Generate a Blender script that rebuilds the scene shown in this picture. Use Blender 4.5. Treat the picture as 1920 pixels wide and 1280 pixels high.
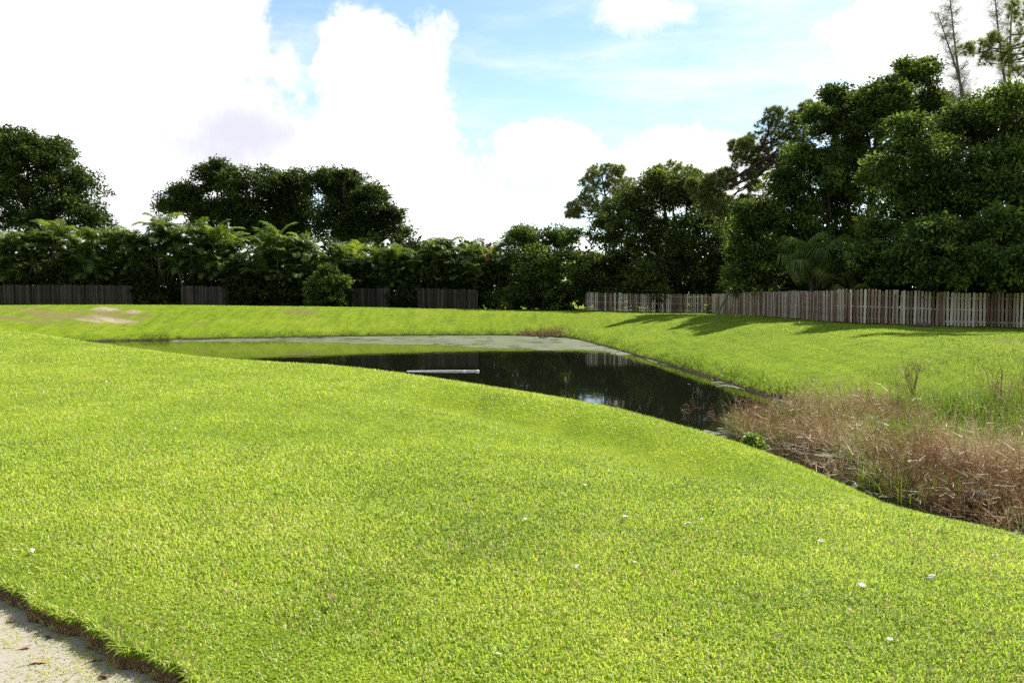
import bpy, math, random
import numpy as np
from mathutils import Vector, Matrix

random.seed(7)
RNG = np.random.default_rng(7)
for _o in list(bpy.data.objects):
    bpy.data.objects.remove(_o, do_unlink=True)
SC = bpy.context.scene
COL = SC.collection
R = math.radians

# ------------------------------------------------------------------ camera
EYE = 1.6
F = 1536.0                      # focal length in photo pixels (1920 wide)
PITCH = math.atan(90.0 / F)     # horizon at row 550
cam_d = bpy.data.cameras.new('camera')
cam = bpy.data.objects.new('camera', cam_d); COL.objects.link(cam)
cam.location = (0, 0, EYE)
cam.rotation_euler = (math.pi / 2 - PITCH, 0, 0)
cam_d.sensor_width = 36.0
cam_d.lens = 36.0 * F / 1920.0
cam_d.clip_start = 0.05
cam_d.clip_end = 6000
SC.camera = cam

# ------------------------------------------------------------------ light
SUN_EL, SUN_AZ = R(47), R(43)   # azimuth clockwise from +Y (view axis)
EXPOSURE = 1.28
sun_d = bpy.data.lights.new('sun', 'SUN'); sun_d.energy = 4.6; sun_d.angle = R(0.53); sun_d.color = (1.0, 0.955, 0.87)
sun = bpy.data.objects.new('sun', sun_d); COL.objects.link(sun)
sv = Vector((math.sin(SUN_AZ) * math.cos(SUN_EL), math.cos(SUN_AZ) * math.cos(SUN_EL), math.sin(SUN_EL)))
sun.location = sv * 200
sun.rotation_euler = (-sv).to_track_quat('-Z', 'Y').to_euler()
SC.view_settings.view_transform = 'Standard'
SC.view_settings.look = 'None'
SC.view_settings.exposure = EXPOSURE
SC.view_settings.gamma = 1.0
SC.view_settings.use_curve_mapping = False
SC.cycles.max_bounces = 8
SC.cycles.diffuse_bounces = 3
SC.cycles.glossy_bounces = 3
SC.cycles.transmission_bounces = 4
SC.cycles.transparent_max_bounces = 8
SC.cycles.use_denoising = False


def az_el(u, v):
    x, y, z = (u - 960) / F, 1.0, (640 - v) / F
    c, s = math.cos(PITCH), math.sin(PITCH)
    y2, z2 = y * c + z * s, -y * s + z * c
    return math.atan2(x, y2), math.atan2(z2, math.hypot(x, y2))


def make_world():
    w = bpy.data.worlds.new('World'); SC.world = w; w.use_nodes = True
    nt = w.node_tree; nt.nodes.clear(); L = nt.links

    def N(t, **k):
        n = nt.nodes.new(t)
        for a, b in k.items(): setattr(n, a, b)
        return n

    def M(op, a, b=None, c=None, clamp=False):
        n = N('ShaderNodeMath', operation=op, use_clamp=clamp)
        for i, q in enumerate((a, b, c)):
            if q is None: continue
            if isinstance(q, (int, float)): n.inputs[i].default_value = q
            else: L.new(q, n.inputs[i])
        return n.outputs[0]

    def smooth(x, lo, hi):
        n = N('ShaderNodeMapRange', interpolation_type='SMOOTHSTEP')
        L.new(x, n.inputs[0]); n.inputs[1].default_value = lo; n.inputs[2].default_value = hi
        return n.outputs[0]

    tc = N('ShaderNodeTexCoord'); D = tc.outputs['Generated']
    sep = N('ShaderNodeSeparateXYZ'); L.new(D, sep.inputs[0])
    az = M('ARCTAN2', sep.outputs[0], sep.outputs[1])
    el = M('ARCSINE', sep.outputs[2])

    def noise(scale, detail=8, rough=0.55, sx=1, sy=1, sz=1, off=0.0):
        mp = N('ShaderNodeMapping'); L.new(D, mp.inputs[0])
        mp.inputs['Scale'].default_value = (sx, sy, sz); mp.inputs['Location'].default_value = (off, off * .7, off * 1.3)
        n = N('ShaderNodeTexNoise'); L.new(mp.outputs[0], n.inputs['Vector'])
        n.inputs['Scale'].default_value = scale; n.inputs['Detail'].default_value = detail; n.inputs['Roughness'].default_value = rough
        return n.outputs[0]

    n1 = noise(10.0, 10, 0.66)
    n2 = noise(2.1, 6, 0.5, 1, 1, 2.2, 3.1)

    def blob(u, v, ru, rv):
        a, e = az_el(u, v)
        da = M('DIVIDE', M('SUBTRACT', az, a), ru / F)
        de = M('DIVIDE', M('SUBTRACT', el, e), rv / F)
        d = M('SQRT', M('ADD', M('MULTIPLY', da, da), M('MULTIPLY', de, de)))
        return M('SUBTRACT', 1.0, d)

    def union(items):
        f = None
        for b in items:
            o = blob(*b)
            f = o if f is None else M('SMOOTH_MAX', f, o, 0.15)
        return f
    cum = union([(100, 150, 400, 420), (330, 60, 175, 170), (-250, 300, 500, 500), (380, 330, 260, 190),
                 (665, 125, 85, 110), (755, 200, 115, 130), (690, 310, 190, 140), (640, 470, 360, 120),
                 (1010, 295, 125, 62), (880, 400, 90, 80),
                 (1245, 325, 115, 82), (1355, 330, 105, 72), (1000, 470, 160, 60),
                 (1715, 135, 140, 140), (1810, 60, 150, 100), (1590, 205, 85, 62), (1950, 160, 150, 150),
                 (1400, -60, 100, 45)])
    f_in = M('ADD', cum, M('MULTIPLY', M('SUBTRACT', n1, 0.5), 2.7))
    # the rest of the sky carries the same kind of broken cumulus
    gate_e = smooth(el, R(21), R(30))
    gate_a = smooth(M('ABSOLUTE', az), R(36), R(46))
    gate = M('MAXIMUM', gate_e, gate_a)
    f_out = M('ADD', M('MULTIPLY', M('SUBTRACT', n2, 0.50), 3.0), M('MULTIPLY', M('SUBTRACT', n1, 0.5), 0.6))
    mixf = N('ShaderNodeMix', data_type='FLOAT'); L.new(gate, mixf.inputs[0]); L.new(f_in, mixf.inputs[2]); L.new(f_out, mixf.inputs[3])
    cloud = smooth(mixf.outputs[0], -0.10, 0.34)
    wisp = M('MULTIPLY', smooth(noise(3.2, 7, 0.6, 1, 1, 5.0, 1.7), 0.40, 0.74), 0.70)
    cloud = M('MAXIMUM', cloud, wisp)
    soft = union([(1160, -5, 190, 85), (1400, -10, 130, 60), (1565, 50, 75, 45), (540, 120, 60, 90), (1260, 20, 120, 45), (1010, 390, 160, 60)])
    cloud = M('MAXIMUM', cloud, M('MULTIPLY', smooth(M('ADD', soft, M('MULTIPLY', M('SUBTRACT', n1, 0.5), 3.2)), 0.1, 1.0), 0.95))
    # grey undersides of the thick cumulus
    sh = smooth(M('ADD', blob(440, 255, 215, 95), M('MULTIPLY', M('SUBTRACT', n1, 0.5), 2.2)), 0.0, 1.0)
    sh2 = M('MULTIPLY', M('MULTIPLY', smooth(n2, 0.60, 0.72), gate), 0.6)
    shade = M('MAXIMUM', sh, sh2)
    cr = N('ShaderNodeMix', data_type='RGBA'); L.new(shade, cr.inputs[0])
    cr.inputs[6].default_value = (1.0, 1.0, 1.0, 1); cr.inputs[7].default_value = (0.70, 0.71, 0.80, 1)
    sky = N('ShaderNodeTexSky', sky_type='NISHITA'); sky.sun_disc = False
    sky.sun_elevation = SUN_EL; sky.sun_rotation = SUN_AZ; sky.air_density = 1.0; sky.dust_density = 0.1; sky.ozone_density = 1.3
    b1 = N('ShaderNodeBackground'); L.new(sky.outputs[0], b1.inputs[0]); b1.inputs[1].default_value = 0.082
    b2 = N('ShaderNodeBackground'); L.new(cr.outputs[2], b2.inputs[0]); b2.inputs[1].default_value = 0.50
    mx = N('ShaderNodeMixShader'); L.new(cloud, mx.inputs[0]); L.new(b1.outputs[0], mx.inputs[1]); L.new(b2.outputs[0], mx.inputs[2])
    out = N('ShaderNodeOutputWorld'); L.new(mx.outputs[0], out.inputs[0])
    w.cycles.sampling_method = 'MANUAL'; w.cycles.sample_map_resolution = 512


make_world()
# ------------------------------------------------------------------ terrain as one height function
WZ = -2.0                       # water level


def ray(u, v):
    x, y, z = (u - 960) / F, 1.0, (640 - v) / F
    c, s = math.cos(PITCH), math.sin(PITCH)
    return np.array([x, y * c + z * s, -y * s + z * c])


def at_z(u, v, z):              # the point of height z that the photo shows at (u, v)
    d = ray(u, v); t = (z - EYE) / d[2]
    return np.array([d[0] * t, d[1] * t, z])


def at_y(u, v, Y):              # the point at distance Y
    d = ray(u, v); t = Y / d[1]
    return np.array([d[0] * t, Y, EYE + d[2] * t])


CREST = [(0, 598, 0.42), (100, 622, 0.2), (200, 654.8, 0.04), (330, 672.2, 0), (480, 681.6, -0.04), (600, 686.7, -0.07), (700, 698.7, -0.1), (800, 713.8, -0.14), (900, 729.7, -0.18), (1000, 743.2, -0.2), (1100, 760.9, -0.24), (1200, 786.8, -0.28), (1300, 816.0, -0.33), (1400, 862, -0.38), (1500, 896, -0.42), (1600, 918.8, -0.45), (1700, 955.8, -0.47), (1800, 984.8, -0.49), (1920, 1001.5, -0.5)]
CP = np.array([at_z(*c) for c in CREST])
_ext0 = CP[0] + (CP[0] - CP[2]) * 0.8
_ext1 = CP[-1] + (CP[-1] - CP[-2]) * 6
NEAR = []
_all = np.vstack([CP])
for i in range(len(CP)):
    t = CP[min(i + 1, len(CP) - 1)] - CP[max(i - 1, 0)]
    n = np.array([-t[1], t[0]]); n /= np.linalg.norm(n)
    if n[1] < 0: n = -n
    off = (CP[i][2] - WZ) / 0.52 + 0.7
    NEAR.append(CP[i][:2] + n * off)
NEAR = np.array(NEAR)
FAR = np.array([at_z(u, v, WZ)[:2] for u, v in [(200, 639), (330, 637), (480, 634), (650, 631), (820, 629), (960, 629), (1060, 632), (1110, 643), (1200, 669), (1320, 704), (1440, 745)]])
LEFT = np.array([(-24, 42.0), (-33, 50), (-37, 57)])
RIGHT = np.array([(10.2, 25.0), (12.0, 21.5), (12.8, 17.5), (12.3, 13.5), (10.3, 10.3), (8.8, 8.8)])
def _clean(p):
    return p
POND = np.vstack([NEAR[::-1][:0], NEAR[3:][::-1], LEFT, FAR, RIGHT])   # closed outline


def _chaikin(p, k=2):
    for _ in range(k):
        q = np.roll(p, -1, axis=0)
        p = np.stack([p * .75 + q * .25, p * .25 + q * .75], 1).reshape(-1, 2)
    return p


POND = _chaikin(POND, 2)


def seg_dist(X, Y, poly, closed=True):
    best = np.full(X.shape, 1e9)
    n = len(poly)
    for i in range(n if closed else n - 1):
        a = poly[i]; b = poly[(i + 1) % n]; d = b - a
        L2 = max(d @ d, 1e-9)
        t = np.clip(((X - a[0]) * d[0] + (Y - a[1]) * d[1]) / L2, 0, 1)
        best = np.minimum(best, (X - a[0] - t * d[0]) ** 2 + (Y - a[1] - t * d[1]) ** 2)
    return np.sqrt(best)


def inside(X, Y, poly):
    r = np.zeros(X.shape, bool); n = len(poly)
    for i in range(n):
        x1, y1 = poly[i]; x2, y2 = poly[(i + 1) % n]
        if y1 == y2: continue
        c = ((y1 > Y) != (y2 > Y)) & (X < (x2 - x1) * (Y - y1) / (y2 - y1) + x1)
        r ^= c
    return r


def pond_sd(X, Y):              # metres from the waterline, positive on land
    d = seg_dist(X, Y, POND)
    return np.where(inside(X, Y, POND), -d, d)


# plateau heights
_pts = [(0, 0, .05), (-4, 3, .06), (4, 2, .0), (0, 6, .04), (-8, 10, .1), (-14, 20, .14), (-26, 34, .52), (-40, 40, .6), (-30, 10, .1), (10, 0, -.2), (12, 6, -.5),
        (20, 10, -.5), (30, 20, -.4), (30, 44.5, -.34), (24, 45.5, -.2), (18.9, 46, -.1), (19.2, 55, -.12), (19.3, 68, -.2), (19.3, 80, -.36), (13, 82, -.3), (8.3, 84, -.2),
        (2, 79, -.1), (-6, 78, .14), (-20, 78, .36), (-30, 78, .48), (-48, 78, .48), (-48, 90, .4), (-20, 90, .0), (5, 95, -.2), (30, 95, -.3), (40, 60, -.3), (-60, 60, .45)]
_pts += [tuple(c + np.array([0, 0, .05])) for c in CP[::2]]
_PT = np.array(_pts, float)


def _tps_fit(P, lam):
    n = len(P)
    d = np.hypot(P[:, None, 0] - P[None, :, 0], P[:, None, 1] - P[None, :, 1])
    K = np.where(d > 0, d * d * np.log(d + 1e-12), 0) + np.eye(n) * lam
    A = np.zeros((n + 3, n + 3)); A[:n, :n] = K; A[:n, n] = 1; A[:n, n + 1:] = P[:, :2]; A[n, :n] = 1; A[n + 1:, :n] = P[:, :2].T
    return np.linalg.solve(A, np.concatenate([P[:, 2], np.zeros(3)]))


_W = _tps_fit(_PT, 8.0)


def plateau(X, Y):
    Xc = np.clip(X, -62, 42); Yc = np.clip(Y, -4, 100)
    z = _W[-3] + _W[-2] * Xc + _W[-1] * Yc
    for (px, py, _), w in zip(_PT, _W[:-3]):
        r2 = (Xc - px) ** 2 + (Yc - py) ** 2
        z = z + w * 0.5 * r2 * np.log(r2 + 1e-12)
    return np.clip(z, -0.7, 0.8)


def _hash2(i, j):
    h = np.sin(i * 127.1 + j * 311.7) * 43758.5453
    return h - np.floor(h)


def vnoise(X, Y, s):
    x = X / s; y = Y / s; i = np.floor(x); j = np.floor(y); fx = x - i; fy = y - j
    fx = fx * fx * (3 - 2 * fx); fy = fy * fy * (3 - 2 * fy)
    return (_hash2(i, j) * (1 - fx) + _hash2(i + 1, j) * fx) * (1 - fy) + (_hash2(i, j + 1) * (1 - fx) + _hash2(i + 1, j + 1) * fx) * fy - 0.5


MARSH = np.array([(6.1, 22.6), (8.3, 24.8), (10.8, 24.6), (13.6, 23.2), (16.6, 19.6), (17, 12), (11, 9.6), (8.4, 10.2), (7.0, 12.5), (6.3, 15.5), (5.7, 18.5), (5.5, 21.0)])


HOLLOW = np.array([at_z(u, v, -.25)[:2] for u, v in [(860, 762), (1000, 790), (1150, 812), (1290, 852)]])


def height(X, Y):
    X = np.asarray(X, float); Y = np.asarray(Y, float)
    sd = pond_sd(X, Y)
    dn = seg_dist(X, Y, NEAR, False); df = np.minimum(seg_dist(X, Y, FAR, False), seg_dist(X, Y, RIGHT, False) * 1.0)
    wn = df ** 2 / (dn ** 2 + df ** 2 + 1e-6)
    slope = 0.19 + (0.52 - 0.19) * wn
    lip = 0.30 - 0.22 * wn
    bank = WZ + np.where(sd > 0, lip * (1 - np.exp(-np.maximum(sd, 0) / 0.35)) + slope * sd, 0.5 * sd)
    p = plateau(X, Y)
    k = 0.30 + 0.25 * (1 - wn)
    h = np.clip(0.5 + 0.5 * (p - bank) / k, 0, 1)
    z = p * (1 - h) + bank * h - k * h * (1 - h)
    # shallow mud in the overgrown end of the pond
    md = seg_dist(X, Y, MARSH); mi = np.where(inside(X, Y, MARSH), 1 - np.exp(-md / 0.8), 0)
    mud = WZ - 0.05 + 0.16 * vnoise(X, Y, 1.3) + 0.10 * vnoise(X + 9, Y, 0.5)
    z = np.where(sd < 0.3, np.maximum(z, np.where(mi > 0, z * (1 - mi) + mud * mi, -99)), z)
    z = np.maximum(z, WZ - 1.6)
    z = z - 0.24 * np.exp(-(seg_dist(X, Y, HOLLOW, False) / 0.9) ** 2)             # shallow hollow below the lawn's shoulder
    amp = np.clip(sd, 0, 1)
    z = z + amp * (0.05 * vnoise(X, Y, 4.5) + 0.025 * vnoise(X + 50, Y, 1.6)) * (0.5 + (Y > 30) * .9)
    return z
# ------------------------------------------------------------------ mesh helpers
class MB:
    """collects polygons (numpy) and builds ONE mesh; every face may carry a 'tint' value"""
    def __init__(s): s.v = []; s.f = []; s.t = []; s.n = 0; s.uv = None

    def add(s, verts, faces, tint=0.5):
        verts = np.asarray(verts, float).reshape(-1, 3); faces = np.asarray(faces, int)
        s.v.append(verts); s.f.append(faces + s.n); s.n += len(verts)
        s.t.append(np.broadcast_to(np.asarray(tint, float), (len(faces),)).copy())

    def box(s, c, size, rz=0.0, tint=0.5, top_in=0.0):
        hx, hy, hz = np.array(size) / 2
        p = np.array([(-hx, -hy, -hz), (hx, -hy, -hz), (hx, hy, -hz), (-hx, hy, -hz), (-hx, -hy, hz), (hx, -hy, hz), (hx, hy, hz), (-hx, hy, hz)])
        p[4:, :2] *= 1 - top_in
        c_, s_ = math.cos(rz), math.sin(rz)
        p = np.stack([p[:, 0] * c_ - p[:, 1] * s_, p[:, 0] * s_ + p[:, 1] * c_, p[:, 2]], 1) + np.asarray(c)
        s.add(p, [(0, 3, 2, 1), (4, 5, 6, 7), (0, 1, 5, 4), (1, 2, 6, 5), (2, 3, 7, 6), (3, 0, 4, 7)], tint)

    def tube(s, path, radii, n=6, tint=0.5, cap=True):
        P = np.asarray(path, float); k = len(P); rad = np.broadcast_to(np.asarray(radii, float), (k,))
        T = np.gradient(P, axis=0); T /= np.linalg.norm(T, axis=1)[:, None] + 1e-12
        ref = np.array([0, 0, 1.0]) if abs(T[0][2]) < .9 else np.array([1.0, 0, 0])
        rings = []
        for i in range(k):
            a = np.cross(T[i], ref); a /= np.linalg.norm(a) + 1e-9; b = np.cross(T[i], a); ref = np.cross(a, T[i])
            th = np.arange(n) * 2 * math.pi / n
            rings.append(P[i] + rad[i] * (np.cos(th)[:, None] * a + np.sin(th)[:, None] * b))
        F_ = []
        for i in range(k - 1):
            for j in range(n):
                F_.append((i * n + j, i * n + (j + 1) % n, (i + 1) * n + (j + 1) % n, (i + 1) * n + j))
        s.add(np.concatenate(rings), F_, tint)
        if cap:
            c0 = s.n
            s.add([P[-1] + T[-1] * rad[-1] * .4] + list(rings[-1]), [(0, 1 + j, 1 + (j + 1) % n) for j in range(n)], tint)

    def leaves(s, C, D, Nn, L, Wd, tint):
        """rhombic leaves: centre-bottom C, long axis D, normal Nn, length L, width Wd"""
        D = D / (np.linalg.norm(D, axis=1)[:, None] + 1e-9)
        S = np.cross(D, Nn); S /= np.linalg.norm(S, axis=1)[:, None] + 1e-9
        L = np.broadcast_to(L, (len(C),))[:, None]; Wd = np.broadcast_to(Wd, (len(C),))[:, None]
        U = np.cross(S, D)
        mid = C + D * L * .45 - U * L * .06
        v = np.stack([C, mid + S * Wd * .5, C + D * L, mid - S * Wd * .5], 1).reshape(-1, 3)
        s.add(v, np.arange(len(C) * 4).reshape(-1, 4), tint)

    def needles(s, C, D, L, Wd, tint):
        D = D / (np.linalg.norm(D, axis=1)[:, None] + 1e-9); S = unit(np.cross(D, RNG.normal(0, 1, D.shape))) * Wd * .8
        v = np.stack([C - S, C + S, C + D * np.broadcast_to(L, (len(C),))[:, None]], 1).reshape(-1, 3)
        s.add(v, np.arange(len(C) * 3).reshape(-1, 3), tint)

    def mesh(s, name, smooth=False):
        me = bpy.data.meshes.new(name)
        V = np.concatenate(s.v); nl = [f.size for f in s.f]
        loops = np.concatenate([f.ravel() for f in s.f])
        tot = np.concatenate([np.full(len(f), f.shape[1], int) for f in s.f])
        start = np.concatenate([[0], np.cumsum(tot)[:-1]])
        me.vertices.add(len(V)); me.vertices.foreach_set('co', V.astype(np.float32).ravel())
        me.loops.add(len(loops)); me.loops.foreach_set('vertex_index', loops.astype(np.int32))
        me.polygons.add(len(tot)); me.polygons.foreach_set('loop_start', start.astype(np.int32))
        me.update(calc_edges=True)
        a = me.attributes.new('tint', 'FLOAT', 'FACE'); a.data.foreach_set('value', np.concatenate(s.t).astype(np.float32))
        if smooth: me.polygons.foreach_set('use_smooth', np.ones(len(tot), bool))
        me.validate(clean_customdata=False)
        return me

    def build(s, name, mat, parent=None, smooth=False, origin=None):
        if origin is not None:
            o3 = np.asarray(origin, float); s.v = [v - o3 for v in s.v]
        o = bpy.data.objects.new(name, s.mesh(name, smooth)); COL.objects.link(o)
        o.data.materials.append(mat)
        if origin is not None and parent is None: o.location = tuple(origin)
        if parent is not None: o.parent = parent
        return o


def tag(o, label=None, cat=None, group=None, kind=None):
    if label: o['label'] = label
    if cat: o['category'] = cat
    if group: o['group'] = group
    if kind: o['kind'] = kind
    return o


def empty(name, loc, label, cat, group=None, rz=0.0):
    o = bpy.data.objects.new(name, None); COL.objects.link(o)
    o.location = tuple(float(q) for q in loc); o.rotation_euler = (0, 0, rz); o.empty_display_size = .3
    return tag(o, label, cat, group)


def H(x, y): return float(height(np.array([x]), np.array([y]))[0])


def unit(v): return v / (np.linalg.norm(v, axis=-1, keepdims=True) + 1e-9)


# ------------------------------------------------------------------ materials
def new_mat(name):
    m = bpy.data.materials.new(name); m.use_nodes = True; nt = m.node_tree; nt.nodes.clear()
    return m, nt


def ramp(nt, fac, stops):
    r = nt.nodes.new('ShaderNodeValToRGB'); e = r.color_ramp.elements
    while len(e) < len(stops): e.new(0.5)
    for q, (p, c) in zip(e, stops): q.position = p; q.color = (*c, 1)
    nt.links.new(fac, r.inputs[0]); return r.outputs[0]


def leaf_mat(name, stops, trans=0.35, tcol=(1.0, 1.0, 0.5), gloss=0.12, rough=0.45, tmul=1.6):
    """foliage: diffuse + light shining through + a waxy sheen; colour by each leaf's own tint"""
    m, nt = new_mat(name); L = nt.links
    at = nt.nodes.new('ShaderNodeAttribute'); at.attribute_name = 'tint'
    col = ramp(nt, at.outputs['Fac'], stops)
    d = nt.nodes.new('ShaderNodeBsdfDiffuse'); L.new(col, d.inputs[0])
    t = nt.nodes.new('ShaderNodeBsdfTranslucent')
    mu = nt.nodes.new('ShaderNodeMix'); mu.data_type = 'RGBA'; mu.blend_type = 'MULTIPLY'; mu.inputs[0].default_value = 1
    L.new(col, mu.inputs[6]); mu.inputs[7].default_value = (tcol[0] * tmul, tcol[1] * tmul, tcol[2] * tmul, 1)
    L.new(mu.outputs[2], t.inputs[0])
    m1 = nt.nodes.new('ShaderNodeMixShader'); m1.inputs[0].default_value = trans
    L.new(d.outputs[0], m1.inputs[1]); L.new(t.outputs[0], m1.inputs[2])
    g = nt.nodes.new('ShaderNodeBsdfGlossy'); g.inputs['Roughness'].default_value = rough; g.inputs['Color'].default_value = (.8, .85, .8, 1)
    fr = nt.nodes.new('ShaderNodeFresnel'); fr.inputs[0].default_value = 1.4
    fm = nt.nodes.new('ShaderNodeMath'); fm.operation = 'MULTIPLY'; fm.inputs[1].default_value = gloss * 8; fm.use_clamp = True
    L.new(fr.outputs[0], fm.inputs[0])
    fm2 = nt.nodes.new('ShaderNodeMath'); fm2.operation = 'MINIMUM'; fm2.inputs[1].default_value = gloss * 1.2
    L.new(fm.outputs[0], fm2.inputs[0])
    m2 = nt.nodes.new('ShaderNodeMixShader'); L.new(fm2.outputs[0], m2.inputs[0]); L.new(m1.outputs[0], m2.inputs[1]); L.new(g.outputs[0], m2.inputs[2])
    o = nt.nodes.new('ShaderNodeOutputMaterial'); L.new(m2.outputs[0], o.inputs[0])
    return m


def rough_mat(name, c0, c1, scale=8.0, rough=0.85, bump=0.3, stretch=(1, 1, 1), tint_w=0.0, c2=None, bdist=0.02):
    """wood, bark, soil, concrete: two colours through noise, relief, and a per-piece tint"""
    m, nt = new_mat(name); L = nt.links
    tc = nt.nodes.new('ShaderNodeTexCoord'); mp = nt.nodes.new('ShaderNodeMapping'); mp.inputs['Scale'].default_value = stretch
    L.new(tc.outputs['Object'], mp.inputs[0])
    n = nt.nodes.new('ShaderNodeTexNoise'); n.inputs['Scale'].default_value = scale; n.inputs['Detail'].default_value = 8; n.inputs['Roughness'].default_value = .65
    L.new(mp.outputs[0], n.inputs['Vector'])
    fac = n.outputs[0]
    if tint_w:
        oi = nt.nodes.new('ShaderNodeObjectInfo')
        a = nt.nodes.new('ShaderNodeMath'); a.operation = 'MULTIPLY_ADD'; a.inputs[1].default_value = tint_w; a.inputs[2].default_value = -tint_w / 2
        L.new(oi.outputs['Random'], a.inputs[0])
        b = nt.nodes.new('ShaderNodeMath'); b.operation = 'ADD'; L.new(fac, b.inputs[0]); L.new(a.outputs[0], b.inputs[1]); fac2 = b.outputs[0]
    else: fac2 = fac
    stops = [(.3, c0), (.7, c1)] if c2 is None else [(.25, c0), (.5, c1), (.75, c2)]
    col = ramp(nt, fac2, stops)
    p = nt.nodes.new('ShaderNodeBsdfPrincipled'); L.new(col, p.inputs['Base Color']); p.inputs['Roughness'].default_value = rough
    p.inputs['Specular IOR Level'].default_value = 0.25
    bp = nt.nodes.new('ShaderNodeBump'); bp.inputs['Strength'].default_value = bump; bp.inputs['Distance'].default_value = bdist
    L.new(fac, bp.inputs['Height']); L.new(bp.outputs[0], p.inputs['Normal'])
    o = nt.nodes.new('ShaderNodeOutputMaterial'); L.new(p.outputs[0], o.inputs[0])
    return m


MAT = {}
MAT['grass'] = leaf_mat('grass_blade', [(0, (.10, .15, .022)), (.35, (.205, .285, .036)), (.62, (.315, .405, .052)), (.82, (.43, .45, .095)), (.92, (.44, .37, .19)), (1, (.33, .21, .11))], trans=.44, tcol=(1, 1, .55), gloss=.018, rough=.45, tmul=1.5)
MAT['leaf_dark'] = leaf_mat('dark_leaf', [(0, (.012, .022, .005)), (.5, (.032, .054, .010)), (1, (.085, .12, .02))], trans=.34, gloss=.02, rough=.55)
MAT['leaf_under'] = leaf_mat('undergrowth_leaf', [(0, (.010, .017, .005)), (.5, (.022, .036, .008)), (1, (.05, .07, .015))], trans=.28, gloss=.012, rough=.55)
MAT['leaf_oak'] = leaf_mat('oak_leaf', [(0, (.018, .028, .008)), (.5, (.066, .092, .018)), (1, (.15, .19, .038))], trans=.38, gloss=.022, rough=.55)
MAT['leaf_ficus'] = leaf_mat('ficus_leaf', [(0, (.016, .030, .008)), (.5, (.064, .098, .018)), (1, (.16, .215, .04))], trans=.38, gloss=.025, rough=.5)
MAT['leaf_light'] = leaf_mat('light_leaf', [(0, (.03, .055, .012)), (.5, (.075, .12, .02)), (1, (.15, .20, .04))], trans=.35, gloss=.12)
MAT['palm'] = leaf_mat('palm_leaflet', [(0, (.026, .046, .010)), (.5, (.072, .110, .020)), (.85, (.155, .205, .034)), (.95, (.20, .17, .06)), (1, (.34, .13, .03))], trans=.42, gloss=.025, rough=.45)
MAT['needle'] = leaf_mat('pine_needle', [(0, (.040, .055, .014)), (.5, (.10, .13, .028)), (1, (.21, .23, .06))], trans=.38, gloss=.10)
MAT['wisp'] = leaf_mat('wispy_needle', [(0, (.05, .055, .03)), (.5, (.10, .11, .06)), (1, (.16, .15, .10))], trans=.25, gloss=.06)
MAT['dry'] = leaf_mat('dry_stem', [(0, (.085, .045, .028)), (.4, (.235, .138, .070)), (.7, (.37, .25, .125)), (1, (.52, .42, .27))], trans=.12, tcol=(1, .9, .7), gloss=.04, tmul=1.2)
MAT['reedgreen'] = leaf_mat('marsh_grass_blade', [(0, (.06, .11, .015)), (.6, (.155, .24, .03)), (1, (.28, .28, .08))], trans=.35, gloss=.06)
MAT['bark'] = rough_mat('bark', (.022, .017, .013), (.085, .066, .05), 5, .9, .8, (1, 1, .35), bdist=.05)
MAT['bark_pine'] = rough_mat('pine_bark', (.03, .02, .016), (.12, .075, .055), 6, .9, .8, (1, 1, .5), bdist=.05)
MAT['bark_pale'] = rough_mat('pale_bark', (.12, .10, .085), (.24, .21, .18), 6, .9, .4, (1, 1, .4))
MAT['cane'] = rough_mat('palm_cane', (.05, .05, .02), (.19, .17, .08), 4, .6, .2, (1, 1, 3))
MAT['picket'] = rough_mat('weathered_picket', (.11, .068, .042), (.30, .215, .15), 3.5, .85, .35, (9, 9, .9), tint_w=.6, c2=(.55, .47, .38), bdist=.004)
MAT['picket_shade'] = rough_mat('shaded_picket', (.013, .010, .007), (.034, .026, .019), 3.5, .85, .35, (9, 9, .9), tint_w=.5, c2=(.075, .06, .046), bdist=.004)  # shade of the overhanging palms put into the far fence's wood colour
MAT['post'] = rough_mat('red_brown_post', (.12, .055, .032), (.24, .13, .085), 4, .8, .3, (8, 8, 1), tint_w=.3, bdist=.004)
MAT['soil'] = rough_mat('cut_soil', (.035, .02, .011), (.17, .095, .05), 30, .95, 1.0, bdist=.02)
MAT['leaf_litter'] = rough_mat('fallen_leaf', (.07, .035, .02), (.20, .095, .05), 25, .6, .3, tint_w=.6, c2=(.34, .22, .13), bdist=.002)
MAT['petal'] = rough_mat('white_petal', (.52, .46, .43), (.66, .62, .58), 20, .6, .1, bdist=.002)
MAT['pvc'] = rough_mat('white_plastic_pipe', (.72, .70, .62), (.85, .84, .79), 3, .45, .05, bdist=.002)
MAT['clod'] = rough_mat('grey_root_clod', (.03, .022, .015), (.15, .12, .095), 9, .95, 1.0, bdist=.05)
# ------------------------------------------------------------------ ground
PE0 = at_z(0, 1130, 0.0)[:2]; PE1 = at_z(288, 1280, 0.0)[:2]       # edge between lawn and pavement
PDIR = unit(PE1 - PE0); PN = np.array([-PDIR[1], PDIR[0]])
if PN[1] < 0: PN = -PN                                            # points to the lawn


def edge_d(X, Y): return (X - PE0[0]) * PN[0] + (Y - PE0[1]) * PN[1]


def edge_wob(t): return 0.018 * np.sin(t * 9.0) + 0.012 * np.sin(t * 23 + 1) + 0.007 * np.sin(t * 61 + 2)


def axis(spec):
    out = [spec[0][0]]
    for a, b, st in spec:
        n = max(1, int(round((b - a) / st))); out += list(np.linspace(a, b, n + 1)[1:])
    return np.array(out)


def on_ground(u, v, y0=42.0):    # where the ray of the photo meets the far ground
    d = ray(u, v); Yv = np.arange(y0, 95, .05); t = Yv / d[1]
    below = EYE + d[2] * t < height(d[0] * t, Yv)
    k = int(np.argmax(below)) if below.any() else -1
    return np.array([d[0] * t[k], Yv[k], 0.0])


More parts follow.
